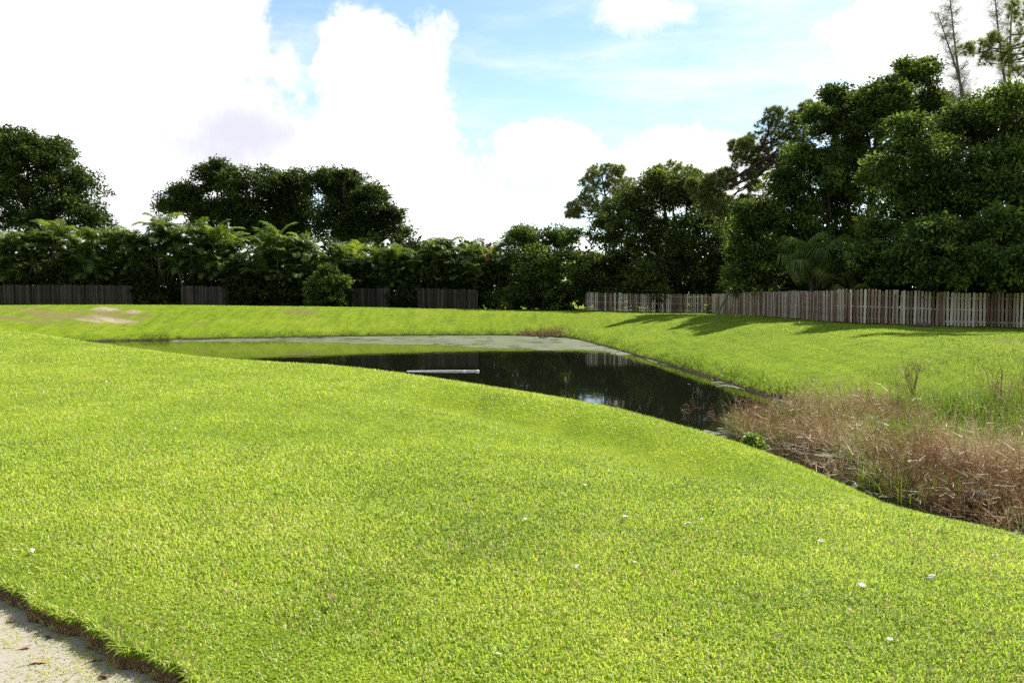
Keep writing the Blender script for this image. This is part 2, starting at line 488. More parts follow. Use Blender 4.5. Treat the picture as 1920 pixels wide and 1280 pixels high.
def ground_mat():
    m, nt = new_mat('lawn_ground'); L = nt.links
    geo = nt.nodes.new('ShaderNodeNewGeometry'); pos = geo.outputs['Position']

    def noise(scale, detail=6, rough=.6, st=(1, 1, 1)):
        mp = nt.nodes.new('ShaderNodeMapping'); mp.inputs['Scale'].default_value = st; L.new(pos, mp.inputs[0])
        n = nt.nodes.new('ShaderNodeTexNoise'); n.inputs['Scale'].default_value = scale; n.inputs['Detail'].default_value = detail; n.inputs['Roughness'].default_value = rough
        L.new(mp.outputs[0], n.inputs['Vector']); return n.outputs[0]

    def M(op, a, b=None, c=None, clamp=False):
        n = nt.nodes.new('ShaderNodeMath'); n.operation = op; n.use_clamp = clamp
        for i, q in enumerate((a, b, c)):
            if q is None: continue
            if isinstance(q, (int, float)): n.inputs[i].default_value = q
            else: L.new(q, n.inputs[i])
        return n.outputs[0]

    def mix(f, a, b):
        n = nt.nodes.new('ShaderNodeMix'); n.data_type = 'RGBA'; L.new(f, n.inputs[0])
        for i, q in ((6, a), (7, b)):
            if isinstance(q, tuple): n.inputs[i].default_value = (*q, 1)
            else: L.new(q, n.inputs[i])
        return n.outputs[2]

    def sm(x, lo, hi):
        n = nt.nodes.new('ShaderNodeMapRange'); n.interpolation_type = 'SMOOTHSTEP'; L.new(x, n.inputs[0]); n.inputs[1].default_value = lo; n.inputs[2].default_value = hi
        return n.outputs[0]
    fine = noise(26, 8, .75); mid = noise(1.7, 7, .65); big = noise(.16, 4, .55); mow = noise(1.0, 3, .5, (2.4, .22, 1)); patch = noise(.55, 6, .7)
    f = M('ADD', M('MULTIPLY', fine, .42), M('ADD', M('MULTIPLY', mid, .33), M('MULTIPLY', mow, .25)))
    g = ramp(nt, f, [(.32, (.035, .060, .005)), (.44, (.085, .130, .008)), (.55, (.135, .190, .010)), (.70, (.20, .245, .02))])
    dry = mix(M('MULTIPLY', sm(M('ADD', M('MULTIPLY', patch, .6), M('MULTIPLY', big, .4)), .50, .66), .55), g, (.19, .205, .022))
    # weedy, trodden patches
    weed = mix(M('MULTIPLY', sm(noise(.85, 7, .72, (1, .6, 1)), .60, .72), .55), dry, (.07, .07, .022))
    sep = nt.nodes.new('ShaderNodeSeparateXYZ'); L.new(pos, sep.inputs[0])
    X, Y, Z = sep.outputs

    def spot(cx, cy, rx, ry, amp=1.3, ns=None):
        dx = M('DIVIDE', M('SUBTRACT', X, cx), rx); dy = M('DIVIDE', M('SUBTRACT', Y, cy), ry)
        d = M('SQRT', M('ADD', M('MULTIPLY', dx, dx), M('MULTIPLY', dy, dy)))
        return M('ADD', M('SUBTRACT', 1.0, d), M('MULTIPLY', M('SUBTRACT', ns if ns is not None else mid2, .5), amp))
    mid2 = noise(.9, 8, .75, (1, .7, 1))
    col = weed
    bare = None
    for (u, v, z, rx, ry) in BARE:
        p = on_ground(u, v) if z > -1.1 and v < 640 else at_z(u, v, z); s = spot(float(p[0]), float(p[1]), rx, ry, 3.2)
        bare = s if bare is None else M('MAXIMUM', bare, s)
    col = mix(M('MULTIPLY', sm(bare, -.1, .5), .9), col, mix(fine, (.21, .165, .11), (.38, .33, .25)))
    worn = None
    for (u, v, z, rx, ry) in WORN:
        p = on_ground(u, v) if z > -1.1 and v < 640 else at_z(u, v, z); s = spot(float(p[0]), float(p[1]), rx, ry, 3.4)
        worn = s if worn is None else M('MAXIMUM', worn, s)
    col = mix(M('MULTIPLY', sm(worn, .0, .9), .75), col, mix(fine, (.07, .06, .025), (.21, .15, .075)))
    # mud at and under the waterline, soil where the bank is cut
    wet = sm(M('ADD', Z, M('MULTIPLY', M('SUBTRACT', mid, .5), .25)), WZ + .22, WZ + .03)
    col = mix(wet, col, mix(fine, (.018, .014, .008), (.06, .048, .028)))
    p = nt.nodes.new('ShaderNodeBsdfPrincipled'); L.new(col, p.inputs['Base Color']); p.inputs['Roughness'].default_value = .9
    p.inputs['Specular IOR Level'].default_value = .03
    p.inputs['Sheen Weight'].default_value = .0; p.inputs['Sheen Tint'].default_value = (.75, .9, .3, 1)
    bp = nt.nodes.new('ShaderNodeBump'); bp.inputs['Strength'].default_value = .55; bp.inputs['Distance'].default_value = .07
    L.new(M('ADD', M('MULTIPLY', fine, .6), M('MULTIPLY', mid, .8)), bp.inputs['Height']); L.new(bp.outputs[0], p.inputs['Normal'])
    o = nt.nodes.new('ShaderNodeOutputMaterial'); L.new(p.outputs[0], o.inputs[0])
    return m


BARE = [(212, 601, -.35, 1.7, 1.0), (165, 600, -.3, 1.9, .7), (200, 580, .25, 1.3, 1.0), (250, 585, .1, .8, .8), (190, 596, -.1, 1.4, .8)]
WORN = [(120, 592, -.1, 6.0, 2.6), (220, 590, 0, 4.0, 2.6), (30, 598, -.3, 4.0, 1.2), (990, 624, -1.7, 2.4, 1.6), (372, 606, -.5, 1.1, .5),
        (1150, 642, -1.2, 1.0, .8), (1905, 665, -.8, 2.2, 2.0), (560, 585, .2, 3, 1.5), (1270, 680, -1.7, .7, 1.5)]
xs = axis([(-1500, -300, 300), (-300, -62, 34), (-62, -40, 2.2), (-40, -14, .65), (-14, 15, .3), (15, 34, .6), (34, 62, 3), (62, 300, 34), (300, 1500, 300)])
ys = axis([(-300, -40, 65), (-40, -4, 6), (-4, 2, .5), (2, 32, .3), (32, 92, .6), (92, 110, 3), (110, 300, 38), (300, 2400, 420)])
GX, GY = np.meshgrid(xs, ys)
GZ = height(GX, GY)
ed = edge_d(GX, GY)
GZ = np.where(ed < 0.38, GZ - 0.14, GZ)           # the bed under the pavement lies lower
nx, ny = len(xs), len(ys)
ids = np.arange(nx * ny).reshape(ny, nx)
quads = np.stack([ids[:-1, :-1], ids[:-1, 1:], ids[1:, 1:], ids[1:, :-1]], -1).reshape(-1, 4)
g = MB(); g.add(np.stack([GX, GY, GZ], -1).reshape(-1, 3), quads)
MAT['ground'] = ground_mat()
tag(g.build('lawn', MAT['ground'], smooth=True), 'bright green mown lawn banks sloping down to the pond', None, None, 'structure')


# turf strip that carries the lawn up to its cut edge, with the soil face below it
def turf_edge():
    t = np.linspace(-6, 5, 560); k = 9
    d = np.concatenate([[0], np.linspace(.012, .62, k)])
    w = edge_wob(t)
    top = MB(); P = []
    for dd in d:
        q = PE0[None] + t[:, None] * PDIR + (dd + w * max(0, 1 - dd / .4))[:, None] * PN
        z = height(q[:, 0], q[:, 1]) + 0.012 - (0.010 if dd == 0 else 0) - 0.03 * (dd > .6)
        P.append(np.column_stack([q, z]))
    P = np.stack(P); m, n = P.shape[:2]; I = np.arange(m * n).reshape(m, n)
    top.add(P.reshape(-1, 3), np.stack([I[:-1, :-1], I[:-1, 1:], I[1:, 1:], I[1:, :-1]], -1).reshape(-1, 4))
    o = top.build('turf_strip', MAT['ground'], smooth=True); tag(o, None, None, None, 'structure')
    face = MB(); rows = []
    for j, fz in enumerate(np.linspace(0, 1, 6)):
        q = P[0][:, :2] - PN[None] * (0.010 * fz + 0.016 * (_hash2(np.arange(n) * 1.0, np.full(n, j * 1.0)) - .5) * (0 < j) + 0.01 * math.sin(fz * 3))[:, None]
        rows.append(np.column_stack([q, P[0][:, 2] * (1 - fz) + (0.014) * fz]))
    Q = np.stack(rows); m, n = Q.shape[:2]; I = np.arange(m * n).reshape(m, n)
    face.add(Q.reshape(-1, 3), np.stack([I[:-1, :-1], I[:-1, 1:], I[1:, 1:], I[1:, :-1]], -1).reshape(-1, 4))
    tag(face.build('soil_edge', MAT['soil']), 'dark brown cut soil edge between lawn and pavement', None, None, 'structure')


turf_edge()


def pavement():
    m, nt = new_mat('pale_concrete'); L = nt.links
    geo = nt.nodes.new('ShaderNodeNewGeometry')

    def noise(s, d=8, r=.6):
        n = nt.nodes.new('ShaderNodeTexNoise'); n.inputs['Scale'].default_value = s; n.inputs['Detail'].default_value = d; n.inputs['Roughness'].default_value = r
        L.new(geo.outputs['Position'], n.inputs['Vector']); return n.outputs[0]
    a = noise(7, 9, .7); b = noise(140, 4, .6); c = noise(2.2, 5, .6)
    base = ramp(nt, b, [(.32, (.175, .15, .12)), (.5, (.25, .225, .19)), (.7, (.33, .305, .27))])
    st = ramp(nt, a, [(.40, (.0, .0, .0)), (.62, (1, 1, 1))])
    mx = nt.nodes.new('ShaderNodeMix'); mx.data_type = 'RGBA'
    f = nt.nodes.new('ShaderNodeMath'); f.operation = 'MULTIPLY'; f.inputs[1].default_value = .55; L.new(st, f.inputs[0]); L.new(f.outputs[0], mx.inputs[0])
    L.new(base, mx.inputs[6]); mx.inputs[7].default_value = (.25, .215, .125, 1)
    p = nt.nodes.new('ShaderNodeBsdfPrincipled'); L.new(mx.outputs[2], p.inputs['Base Color']); p.inputs['Roughness'].default_value = .9
    bp = nt.nodes.new('ShaderNodeBump'); bp.inputs['Strength'].default_value = .5; bp.inputs['Distance'].default_value = .008; L.new(b, bp.inputs['Height']); L.new(bp.outputs[0], p.inputs['Normal'])
    o = nt.nodes.new('ShaderNodeOutputMaterial'); L.new(p.outputs[0], o.inputs[0])
    q = MB(); V = []
    for t in np.linspace(-6, 5, 12):
        for d in (0.1, -4.2):
            w = PE0 + t * PDIR + d * PN; V.append((w[0], w[1], 0.026))
    q.add(V, [(2 * i, 2 * i + 1, 2 * i + 3, 2 * i + 2) for i in range(11)])
    tag(q.build('pavement', m), 'pale sandy concrete pavement littered with grass clippings', None, None, 'structure')


pavement()


# ------------------------------------------------------------------ water
def water():
    m, nt = new_mat('dark_pond_water'); L = nt.links
    geo = nt.nodes.new('ShaderNodeNewGeometry')
    p = nt.nodes.new('ShaderNodeBsdfPrincipled'); p.inputs['Base Color'].default_value = (.006, .007, .004, 1)
    p.inputs['Roughness'].default_value = .035; p.inputs['IOR'].default_value = 1.333
    mp = nt.nodes.new('ShaderNodeMapping'); mp.inputs['Scale'].default_value = (1, 1, 1); L.new(geo.outputs['Position'], mp.inputs[0])
    n = nt.nodes.new('ShaderNodeTexNoise'); n.inputs['Scale'].default_value = 1.1; n.inputs['Detail'].default_value = 3; L.new(mp.outputs[0], n.inputs['Vector'])
    bp = nt.nodes.new('ShaderNodeBump'); bp.inputs['Strength'].default_value = .05; bp.inputs['Distance'].default_value = .05
    L.new(n.outputs[0], bp.inputs['Height']); L.new(bp.outputs[0], p.inputs['Normal'])
    o = nt.nodes.new('ShaderNodeOutputMaterial'); L.new(p.outputs[0], o.inputs[0])
    xs = np.linspace(-44, 18, 32); ys = np.linspace(5, 76, 36)
    X, Y = np.meshgrid(xs, ys); I = np.arange(X.size).reshape(X.shape)
    keep = []
    cx = (xs[:-1] + xs[1:]) / 2; cy = (ys[:-1] + ys[1:]) / 2
    CX, CY = np.meshgrid(cx, cy); k = pond_sd(CX, CY) < 3.0
    Q = np.stack([I[:-1, :-1], I[:-1, 1:], I[1:, 1:], I[1:, :-1]], -1)[k]
    w = MB(); w.add(np.stack([X, Y, np.full(X.shape, WZ)], -1).reshape(-1, 3), Q)
    tag(w.build('pond_water', m), 'still dark pond reflecting the trees and fence', None, None, 'structure')


water()


def scum():
    poly = np.array([at_z(u, v, WZ)[:2] for u, v in [(330, 638.5), (480, 634), (650, 631), (820, 629), (960, 628.5), (1060, 632), (1110, 642), (1200, 667), (1280, 692), (1255, 688), (1180, 668), (1120, 657), (1040, 655.5), (930, 653), (880, 650), (800, 646.5), (640, 643.5), (480, 641), (330, 641)]])
    st = .2
    xs = np.arange(-34, 14, st); ys = np.arange(12, 73, st * 1.5)
    X, Y = np.meshgrid((xs[:-1] + xs[1:]) / 2, (ys[:-1] + ys[1:]) / 2)
    wob = 1.3 * vnoise(X, Y, 2.2) + .8 * vnoise(X + 7, Y, .8) + .5 * vnoise(X, Y + 3, .35)
    d = seg_dist(X, Y, poly); d = np.where(inside(X, Y, poly), -d, d)
    shore = -pond_sd(X, Y)
    n2 = vnoise(X, Y, 1.7) + .6 * vnoise(X, Y, .6)
    k = (d + wob * .9 < 0) & (vnoise(X * .45, Y * 1.3, .8) + .5 * vnoise(X + 13, Y, .45) > -.36)
    k |= (shore < .22 + 1.1 * n2) & (Y > 48)                                     # thin rim along the banks
    k |= (vnoise(X + 31, Y * .35, .9) + .5 * vnoise(X, Y, .4) > .62) & (shore < 4) & (X > 3) & (Y > 48)   # drifting rafts
    md = inside(X, Y, MARSH)
    k &= ~(md | (Y < 48) & (X > 3))
    k &= shore > -.35
    I = np.arange(len(xs) * len(ys)).reshape(len(ys), len(xs))
    Q = np.stack([I[:-1, :-1], I[:-1, 1:], I[1:, 1:], I[1:, :-1]], -1)[k]
    VX, VY = np.meshgrid(xs, ys)
    VX = VX + (_hash2(VX * 3.1, VY * 7.7) - .5) * st * .7; VY = VY + (_hash2(VX * 5.3, VY * 2.9) - .5) * st * .9
    used, inv = np.unique(Q, return_inverse=True)
    V = np.stack([VX, VY, WZ + .006 + .004 * _hash2(VX, VY)], -1).reshape(-1, 3)[used]
    s = MB(); s.add(V, inv.reshape(-1, 4))
    st = .085; xs = np.arange(4, 10, st); ys = np.arange(26.5, 49, st * 2)               # thin ragged rim along the right bank
    X, Y = np.meshgrid((xs[:-1] + xs[1:]) / 2, (ys[:-1] + ys[1:]) / 2); sh = -pond_sd(X, Y)
    f = 1.1 * vnoise(X, Y, 2.3) + .8 * vnoise(X + 2, Y, .6) + .7 * vnoise(X, Y + 5, .22)
    k = (sh > -.1) & (f > .28 + .55 * sh - .12 * (sh < .25))
    I = np.arange(len(xs) * len(ys)).reshape(len(ys), len(xs)); Q = np.stack([I[:-1, :-1], I[:-1, 1:], I[1:, 1:], I[1:, :-1]], -1)[k]
    VX, VY = np.meshgrid(xs, ys); VX = VX + (_hash2(VX * 31, VY * 77) - .5) * st * .8; VY = VY + (_hash2(VX * 53, VY * 29) - .5) * st
    used, inv = np.unique(Q, return_inverse=True); s.add(np.stack([VX, VY, WZ + .006 + .006 * _hash2(VX * 9, VY * 9)], -1).reshape(-1, 3)[used], inv.reshape(-1, 4))
    st = .06; xs = np.arange(3.5, 13, st); ys = np.arange(8.5, 28, st * 1.4)          # broken scum among the near reeds
    X, Y = np.meshgrid((xs[:-1] + xs[1:]) / 2, (ys[:-1] + ys[1:]) / 2)
    f = vnoise(X, Y, 1.5) + .8 * vnoise(X + 2, Y, .45) + .7 * vnoise(X, Y + 5, .17) + .4 * vnoise(X, Y, .09)
    k = (f > .36) & (pond_sd(X, Y) < .1) & (inside(X, Y, MARSH) | (seg_dist(X, Y, MARSH) < .9))
    I = np.arange(len(xs) * len(ys)).reshape(len(ys), len(xs)); Q = np.stack([I[:-1, :-1], I[:-1, 1:], I[1:, 1:], I[1:, :-1]], -1)[k]
    VX, VY = np.meshgrid(xs, ys); VX = VX + (_hash2(VX * 31, VY * 77) - .5) * st * .8; VY = VY + (_hash2(VX * 53, VY * 29) - .5) * st
    used, inv = np.unique(Q, return_inverse=True); s.add(np.stack([VX, VY, WZ + .006 + .006 * _hash2(VX * 9, VY * 9)], -1).reshape(-1, 3)[used], inv.reshape(-1, 4))
    m = rough_mat('floating_scum', (.030, .044, .010), (.072, .086, .036), .7, .8, .15, (1, .5, 1), c2=(.115, .122, .078))
    tag(s.build('pond_scum', m), 'grey green scum floating along the far side of the pond', None, None, 'stuff')


scum()
# ------------------------------------------------------------------ grass
def blades(X, Y, Lm, Wm, tint, lean=0.9, z_off=0.0, segs=2, Zs=None):
    n = len(X); Z = (height(X, Y) if Zs is None else Zs) + z_off
    a = RNG.uniform(0, 2 * math.pi, n); le = np.clip(RNG.normal(lean, .35, n), .05, 1.6)
    L = Lm * RNG.uniform(.55, 1.35, n); W = Wm * RNG.uniform(.7, 1.3, n)
    hx, hy = np.cos(a), np.sin(a)
    yaw = a + math.pi / 2 + RNG.normal(0, .5, n); sx, sy = np.cos(yaw) * W / 2, np.sin(yaw) * W / 2
    b = np.stack([X, Y, Z - .01], 1)
    m = b + np.stack([hx * L * .5 * np.sin(le * .55), hy * L * .5 * np.sin(le * .55), L * .5 * np.cos(le * .55) + .01], 1)
    t = m + np.stack([hx * L * .55 * np.sin(le * 1.25), hy * L * .55 * np.sin(le * 1.25), L * .55 * np.cos(le * 1.25)], 1)
    s = np.stack([sx, sy, np.zeros(n)], 1)
    V = np.stack([b - s * .8, b + s * .8, m + s, m - s, t], 1).reshape(-1, 3)
    i0 = np.arange(n) * 5
    return V, np.stack([i0, i0 + 1, i0 + 2, i0 + 3], 1), np.stack([i0 + 3, i0 + 2, i0 + 4], 1), tint


def add_blades(mb, *a, simple=False, **k):
    V, q, t, tint = blades(*a, **k)
    n0 = mb.n
    if simple:                      # far away one triangle is a blade
        V = V.reshape(-1, 5, 3)[:, [0, 1, 4]]; V[:, :2] += (V[:, :2] - V[:, :2].mean(1, keepdims=True)) * .35
        mb.add(V.reshape(-1, 3), np.arange(len(V) * 3).reshape(-1, 3), tint); return
    mb.v.append(V); mb.n += len(V)
    mb.f.append(q + n0); mb.t.append(np.asarray(tint, float)); mb.f.append(t + n0); mb.t.append(np.asarray(tint, float))


def grass_tint(X, Y):
    n = len(X)
    base = .50 + .22 * vnoise(X, Y, 2.7) + .12 * vnoise(X + 40, Y, 1.3) + .24 * vnoise(X + 5, Y, .7) + .18 * vnoise(X, Y, .25) + RNG.normal(0, .10, n)
    dead = RNG.uniform(0, 1, n) < .065 + .16 * (Y < 7) * np.clip(vnoise(X, Y, .8) + .15, 0, 1) + .07 * np.clip(vnoise(X, Y + 20, 1.1) + .1, 0, 1)
    return np.clip(np.where(dead, RNG.uniform(.84, 1, n), np.minimum(base, .84)), 0, 1)


def near_lawn():
    mb = MB()
    tot = 0
    for (y0, y1, dens, L, W) in [(2.4, 4.2, 8200, .031, .0054), (4.2, 6, 5600, .033, .0062), (6, 8.5, 3400, .033, .0074), (8.5, 12, 1950, .033, .0098), (12, 17, 1080, .034, .0135), (17, 25, 560, .036, .0185), (25, 37, 230, .040, .026)]:
        wx = .66 * y1 + .3
        n = int(dens * 2 * wx * (y1 - y0))
        X = RNG.uniform(-wx, wx, n); Y = RNG.uniform(y0, y1, n)
        k = (np.abs(X) < .66 * Y + .4)
        X, Y = X[k], Y[k]
        d = edge_d(X, Y); t = (X - PE0[0]) * PDIR[0] + (Y - PE0[1]) * PDIR[1]
        sd = pond_sd(X, Y)
        # clumpy cover: thin here and there
        cov = vnoise(X, Y, .16) + .6 * vnoise(X + 3, Y, .07)
        k = (d > edge_wob(t) + .004) & (sd > .15) & (seg_dist(X, Y, NEAR, False) < 45) & (cov > -.95 + .5 * RNG.uniform(0, 1, len(X)))
        # only the near side of the pond
        k &= ~((Y > 11) & (X > 6.5))
        X, Y = X[k], Y[k]
        Lh = L * (1 + .45 * vnoise(X, Y, .35) + .35 * vnoise(X, Y, .11))
        add_blades(mb, X, Y, Lh, W, grass_tint(X, Y), lean=1.25, z_off=.008, simple=y0 > 8)
        tot += len(X)
    # ragged fringe overhanging the cut edge
    n = 7600; t = RNG.uniform(-1.2, 3.2, n); dd = np.abs(RNG.normal(0, .03, n)) + .003
    q = PE0[None] + t[:, None] * PDIR + (dd + edge_wob(t))[:, None] * PN
    add_blades(mb, q[:, 0], q[:, 1], .06, .007, np.clip(grass_tint(q[:, 0], q[:, 1]) + .05, 0, 1), lean=1.1, z_off=.012)
    n = 2600; t = RNG.uniform(-1.2, 3.2, n); q = PE0[None] + t[:, None] * PDIR + (edge_wob(t) - RNG.uniform(0, .02, n))[:, None] * PN
    zz = RNG.uniform(.028, .05, n)
    add_blades(mb, q[:, 0], q[:, 1], .03, .004, RNG.uniform(.86, 1, n), lean=1.5, Zs=zz)
    tag(mb.build('grass', MAT['grass']), 'short bright green mown grass of the near lawn', None, None, 'stuff')
    return tot


print('near blades', near_lawn())


def far_fringe():
    """uneven longer grass along the waterline and tufts over the far lawns"""
    mb = MB()
    P = POND; seg = np.roll(P, -1, 0) - P; ln = np.linalg.norm(seg, axis=1); cum = np.cumsum(ln)
    n = 22000; s = RNG.uniform(0, cum[-1], n); i = np.searchsorted(cum, s); f = RNG.uniform(0, 1, n)
    q = P[i] + f[:, None] * seg[i]; nrm = np.stack([seg[i][:, 1], -seg[i][:, 0]], 1) / ln[i][:, None]
    off = np.abs(RNG.normal(0, .5, n)) + .05
    a = q + nrm * off[:, None]; b = q - nrm * off[:, None]
    use = np.where((pond_sd(a[:, 0], a[:, 1]) > 0)[:, None], a, b)
    X, Y = use[:, 0], use[:, 1]
    k = (Y > 26) & (X > -45) & (vnoise(X, Y, 1.4) + .5 * vnoise(X, Y, .5) > -.3)
    k &= (seg_dist(X, Y, FAR, False) < 3)
    X, Y = X[k], Y[k]
    tint = np.clip(.15 + .5 * vnoise(X, Y, 2) + RNG.normal(0, .15, len(X)), 0, .8)
    add_blades(mb, X, Y, .17 * (1 + vnoise(X, Y, .9)), .028, tint, lean=.7, simple=True)
    # right and far bank lawns: sparse wide tufts
    for (x0, x1, y0, y1, dens, L, W) in [(8.5, 30, 24, 46, 130, .06, .03), (4, 20, 46, 84, 34, .07, .05), (-50, 8, 62, 84, 16, .08, .05)]:
        n = int((x1 - x0) * (y1 - y0) * dens); X = RNG.uniform(x0, x1, n); Y = RNG.uniform(y0, y1, n)
        k = (pond_sd(X, Y) > .3) & (np.abs(X) < .66 * Y)
        if x0 > 0: k &= ~inside(X, Y, MARSH)
        for (u, v, z, rx, ry) in BARE + WORN[:3]:
            p = on_ground(u, v); k &= np.hypot((X - p[0]) / rx, (Y - p[1]) / ry) > .3 + RNG.uniform(0, 1, n)
        X, Y = X[k], Y[k]
        add_blades(mb, X, Y, L, W, np.clip(grass_tint(X, Y) - .30 + .35 * vnoise(X * 2.2, Y * .35, 2.0), 0, .83), lean=1.0, simple=True)
    tag(mb.build('bank_grass', MAT['grass']), 'grass of the far and right banks and its ragged waterline fringe', None, None, 'stuff')


far_fringe()


def clippings():
    mb = MB(); n = 14000
    t = RNG.uniform(-1.5, 3.5, n); d = -np.abs(RNG.gamma(1.1, .28, n)) - .01
    q = PE0[None] + t[:, None] * PDIR + d[:, None] * PN
    k = vnoise(q[:, 0], q[:, 1], .22) + .5 * vnoise(q[:, 0], q[:, 1], .08) > RNG.uniform(-.5, .4, n)
    q = q[k]; n = len(q)
    a = RNG.uniform(0, 6.28, n); D = np.stack([np.cos(a), np.sin(a), RNG.normal(0, .08, n)], 1)
    Nn = np.tile([0, 0, 1.0], (n, 1)) + RNG.normal(0, .25, (n, 3))
    mb.leaves(np.column_stack([q, np.full(n, .0295) + RNG.uniform(0, .006, n)]), D, Nn, RNG.uniform(.012, .04, n), RNG.uniform(.0025, .005, n), np.where(RNG.uniform(0, 1, n) < .5, RNG.uniform(.3, .7, n), RNG.uniform(.76, .95, n)))
    tag(mb.build('grass_clippings', MAT['grass']), 'dry grass clippings scattered over the pavement edge', None, None, 'stuff')


clippings()
# ------------------------------------------------------------------ trees
def bend(a, b, sag=0.1, k=6, wob=0.06):
    """a limb path from a to b that first rises, then reaches out"""
    a = np.asarray(a, float); b = np.asarray(b, float); t = np.linspace(0, 1, k)[:, None]
    L = np.linalg.norm(b - a)
    p = a * (1 - t) + b * t
    p[:, 2] += (np.sin(t[:, 0] * math.pi) * sag * L)
    p[1:-1] += RNG.normal(0, wob * L / k * 1.5, (k - 2, 3))
    return p


def cluster_leaves(mb, C, rc, per, L, W, tint0, up=.55, flat=.6, droop=.15):
    """leaf sprays round the cluster centres C (N,3), rc (N,)"""
    n = len(C); idx = np.repeat(np.arange(n), per)
    off = RNG.normal(0, 1, (len(idx), 3)); off /= (np.linalg.norm(off, axis=1)[:, None] + 1e-6); off *= (RNG.uniform(0, 1, len(idx)) ** .5)[:, None]
    off[:, 2] *= flat
    P = C[idx] + off * rc[idx][:, None]
    D = off + RNG.normal(0, .55, off.shape); D[:, 2] -= droop
    Nn = RNG.normal(0, .6, off.shape) + np.array([0, 0, up])
    t = np.clip(tint0[idx] + RNG.normal(0, .17, len(idx)), 0, 1)
    mb.leaves(P, D, Nn, L * RNG.uniform(.65, 1.3, len(idx)), W * RNG.uniform(.7, 1.3, len(idx)), t)


def broadleaf(name, label, cat, base, Y, lobes, leaf, mat, n_leaf, L=.26, W=.13, rc=.75, trunk_r=.35, fork=.32, bark='bark', depth=1.0, group=None, shell=.62, seed=1, limb_n=3, holes=0.0):
    """lobes: (u, v, r) in photo pixels at distance Y; each lobe becomes a leafy mass of real size with its own distance"""
    global RNG
    RNG = np.random.default_rng(seed)
    bx, by = base; bz = H(bx, by)
    root = empty(name, (bx, by, bz), label, cat, group)
    O = np.array([bx, by, bz])
    info = []
    for q in lobes:
        u, v, r = q[:3]; dy = q[3] if len(q) > 3 else RNG.uniform(-1, 1) * depth * 2.4
        c = at_y(u, v, Y + dy); rad = 1.06 * r * (Y + dy) / F
        info.append((c, rad))
    vol = np.array([r ** 2 for _, r in info]); vol = vol / vol.sum()
    top = max(c[2] + r for c, r in info)
    wood = MB()
    cen = np.mean([c for c, _ in info], axis=0)
    fk = np.array([bx * .75 + cen[0] * .25, by * .75 + cen[1] * .25, bz + (top - bz) * fork])
    tp = bend((bx, by, bz - .3), fk, .02, 6, .05)
    wood.tube(tp, np.linspace(trunk_r * 1.25, trunk_r * .8, 6), 9)
    crown = MB()
    for (c, r), w in zip(info, vol):
        lp = bend(fk - (0, 0, .3), c, .10, 7, .10)
        wood.tube(lp, np.linspace(trunk_r * .55, trunk_r * .13, 7), 6)
        nl = int(n_leaf * w); per = 46; nc = max(8, nl // per)
        d = RNG.normal(0, 1, (nc, 3)); d = unit(d); d[:, 2] = np.where(d[:, 2] < -.55, -d[:, 2], d[:, 2])
        rr = shell + (1.02 - shell) * RNG.uniform(0, 1, nc) ** .7
        inner = RNG.uniform(0, 1, nc) < .22; rr = np.where(inner, RNG.uniform(.1, .6, nc), rr)
        C = c + d * (rr * r)[:, None] * np.array([1, .9, .88])
        # uneven outline
        C += unit(RNG.normal(0, 1, (nc, 3))) * (r * .12)
        if holes:
            k = (vnoise(C[:, 0] * 1.0, C[:, 2] * 1.0 + C[:, 1] * .3, 2.2) > -.5 + holes); C = C[k]; rr = rr[k]; nc = len(C)
        for j in RNG.choice(nc, min(nc, limb_n * 4), replace=False):
            st = c * .6 + lp[4] * .4
            wood.tube(bend(st, C[j], .05, 4, .12), np.linspace(trunk_r * .13, trunk_r * .03, 4), 4, cap=False)
        rcs = rc * RNG.uniform(.6, 1.25, nc)
        cluster_leaves(crown, C, rcs, per, L, W, np.clip(.44 + .30 * RNG.normal(0, 1, nc), .02, .98))
    wood.build('trunk', MAT[bark], root, smooth=True, origin=O)
    crown.build('crown', MAT[mat], root, origin=O)
    return root


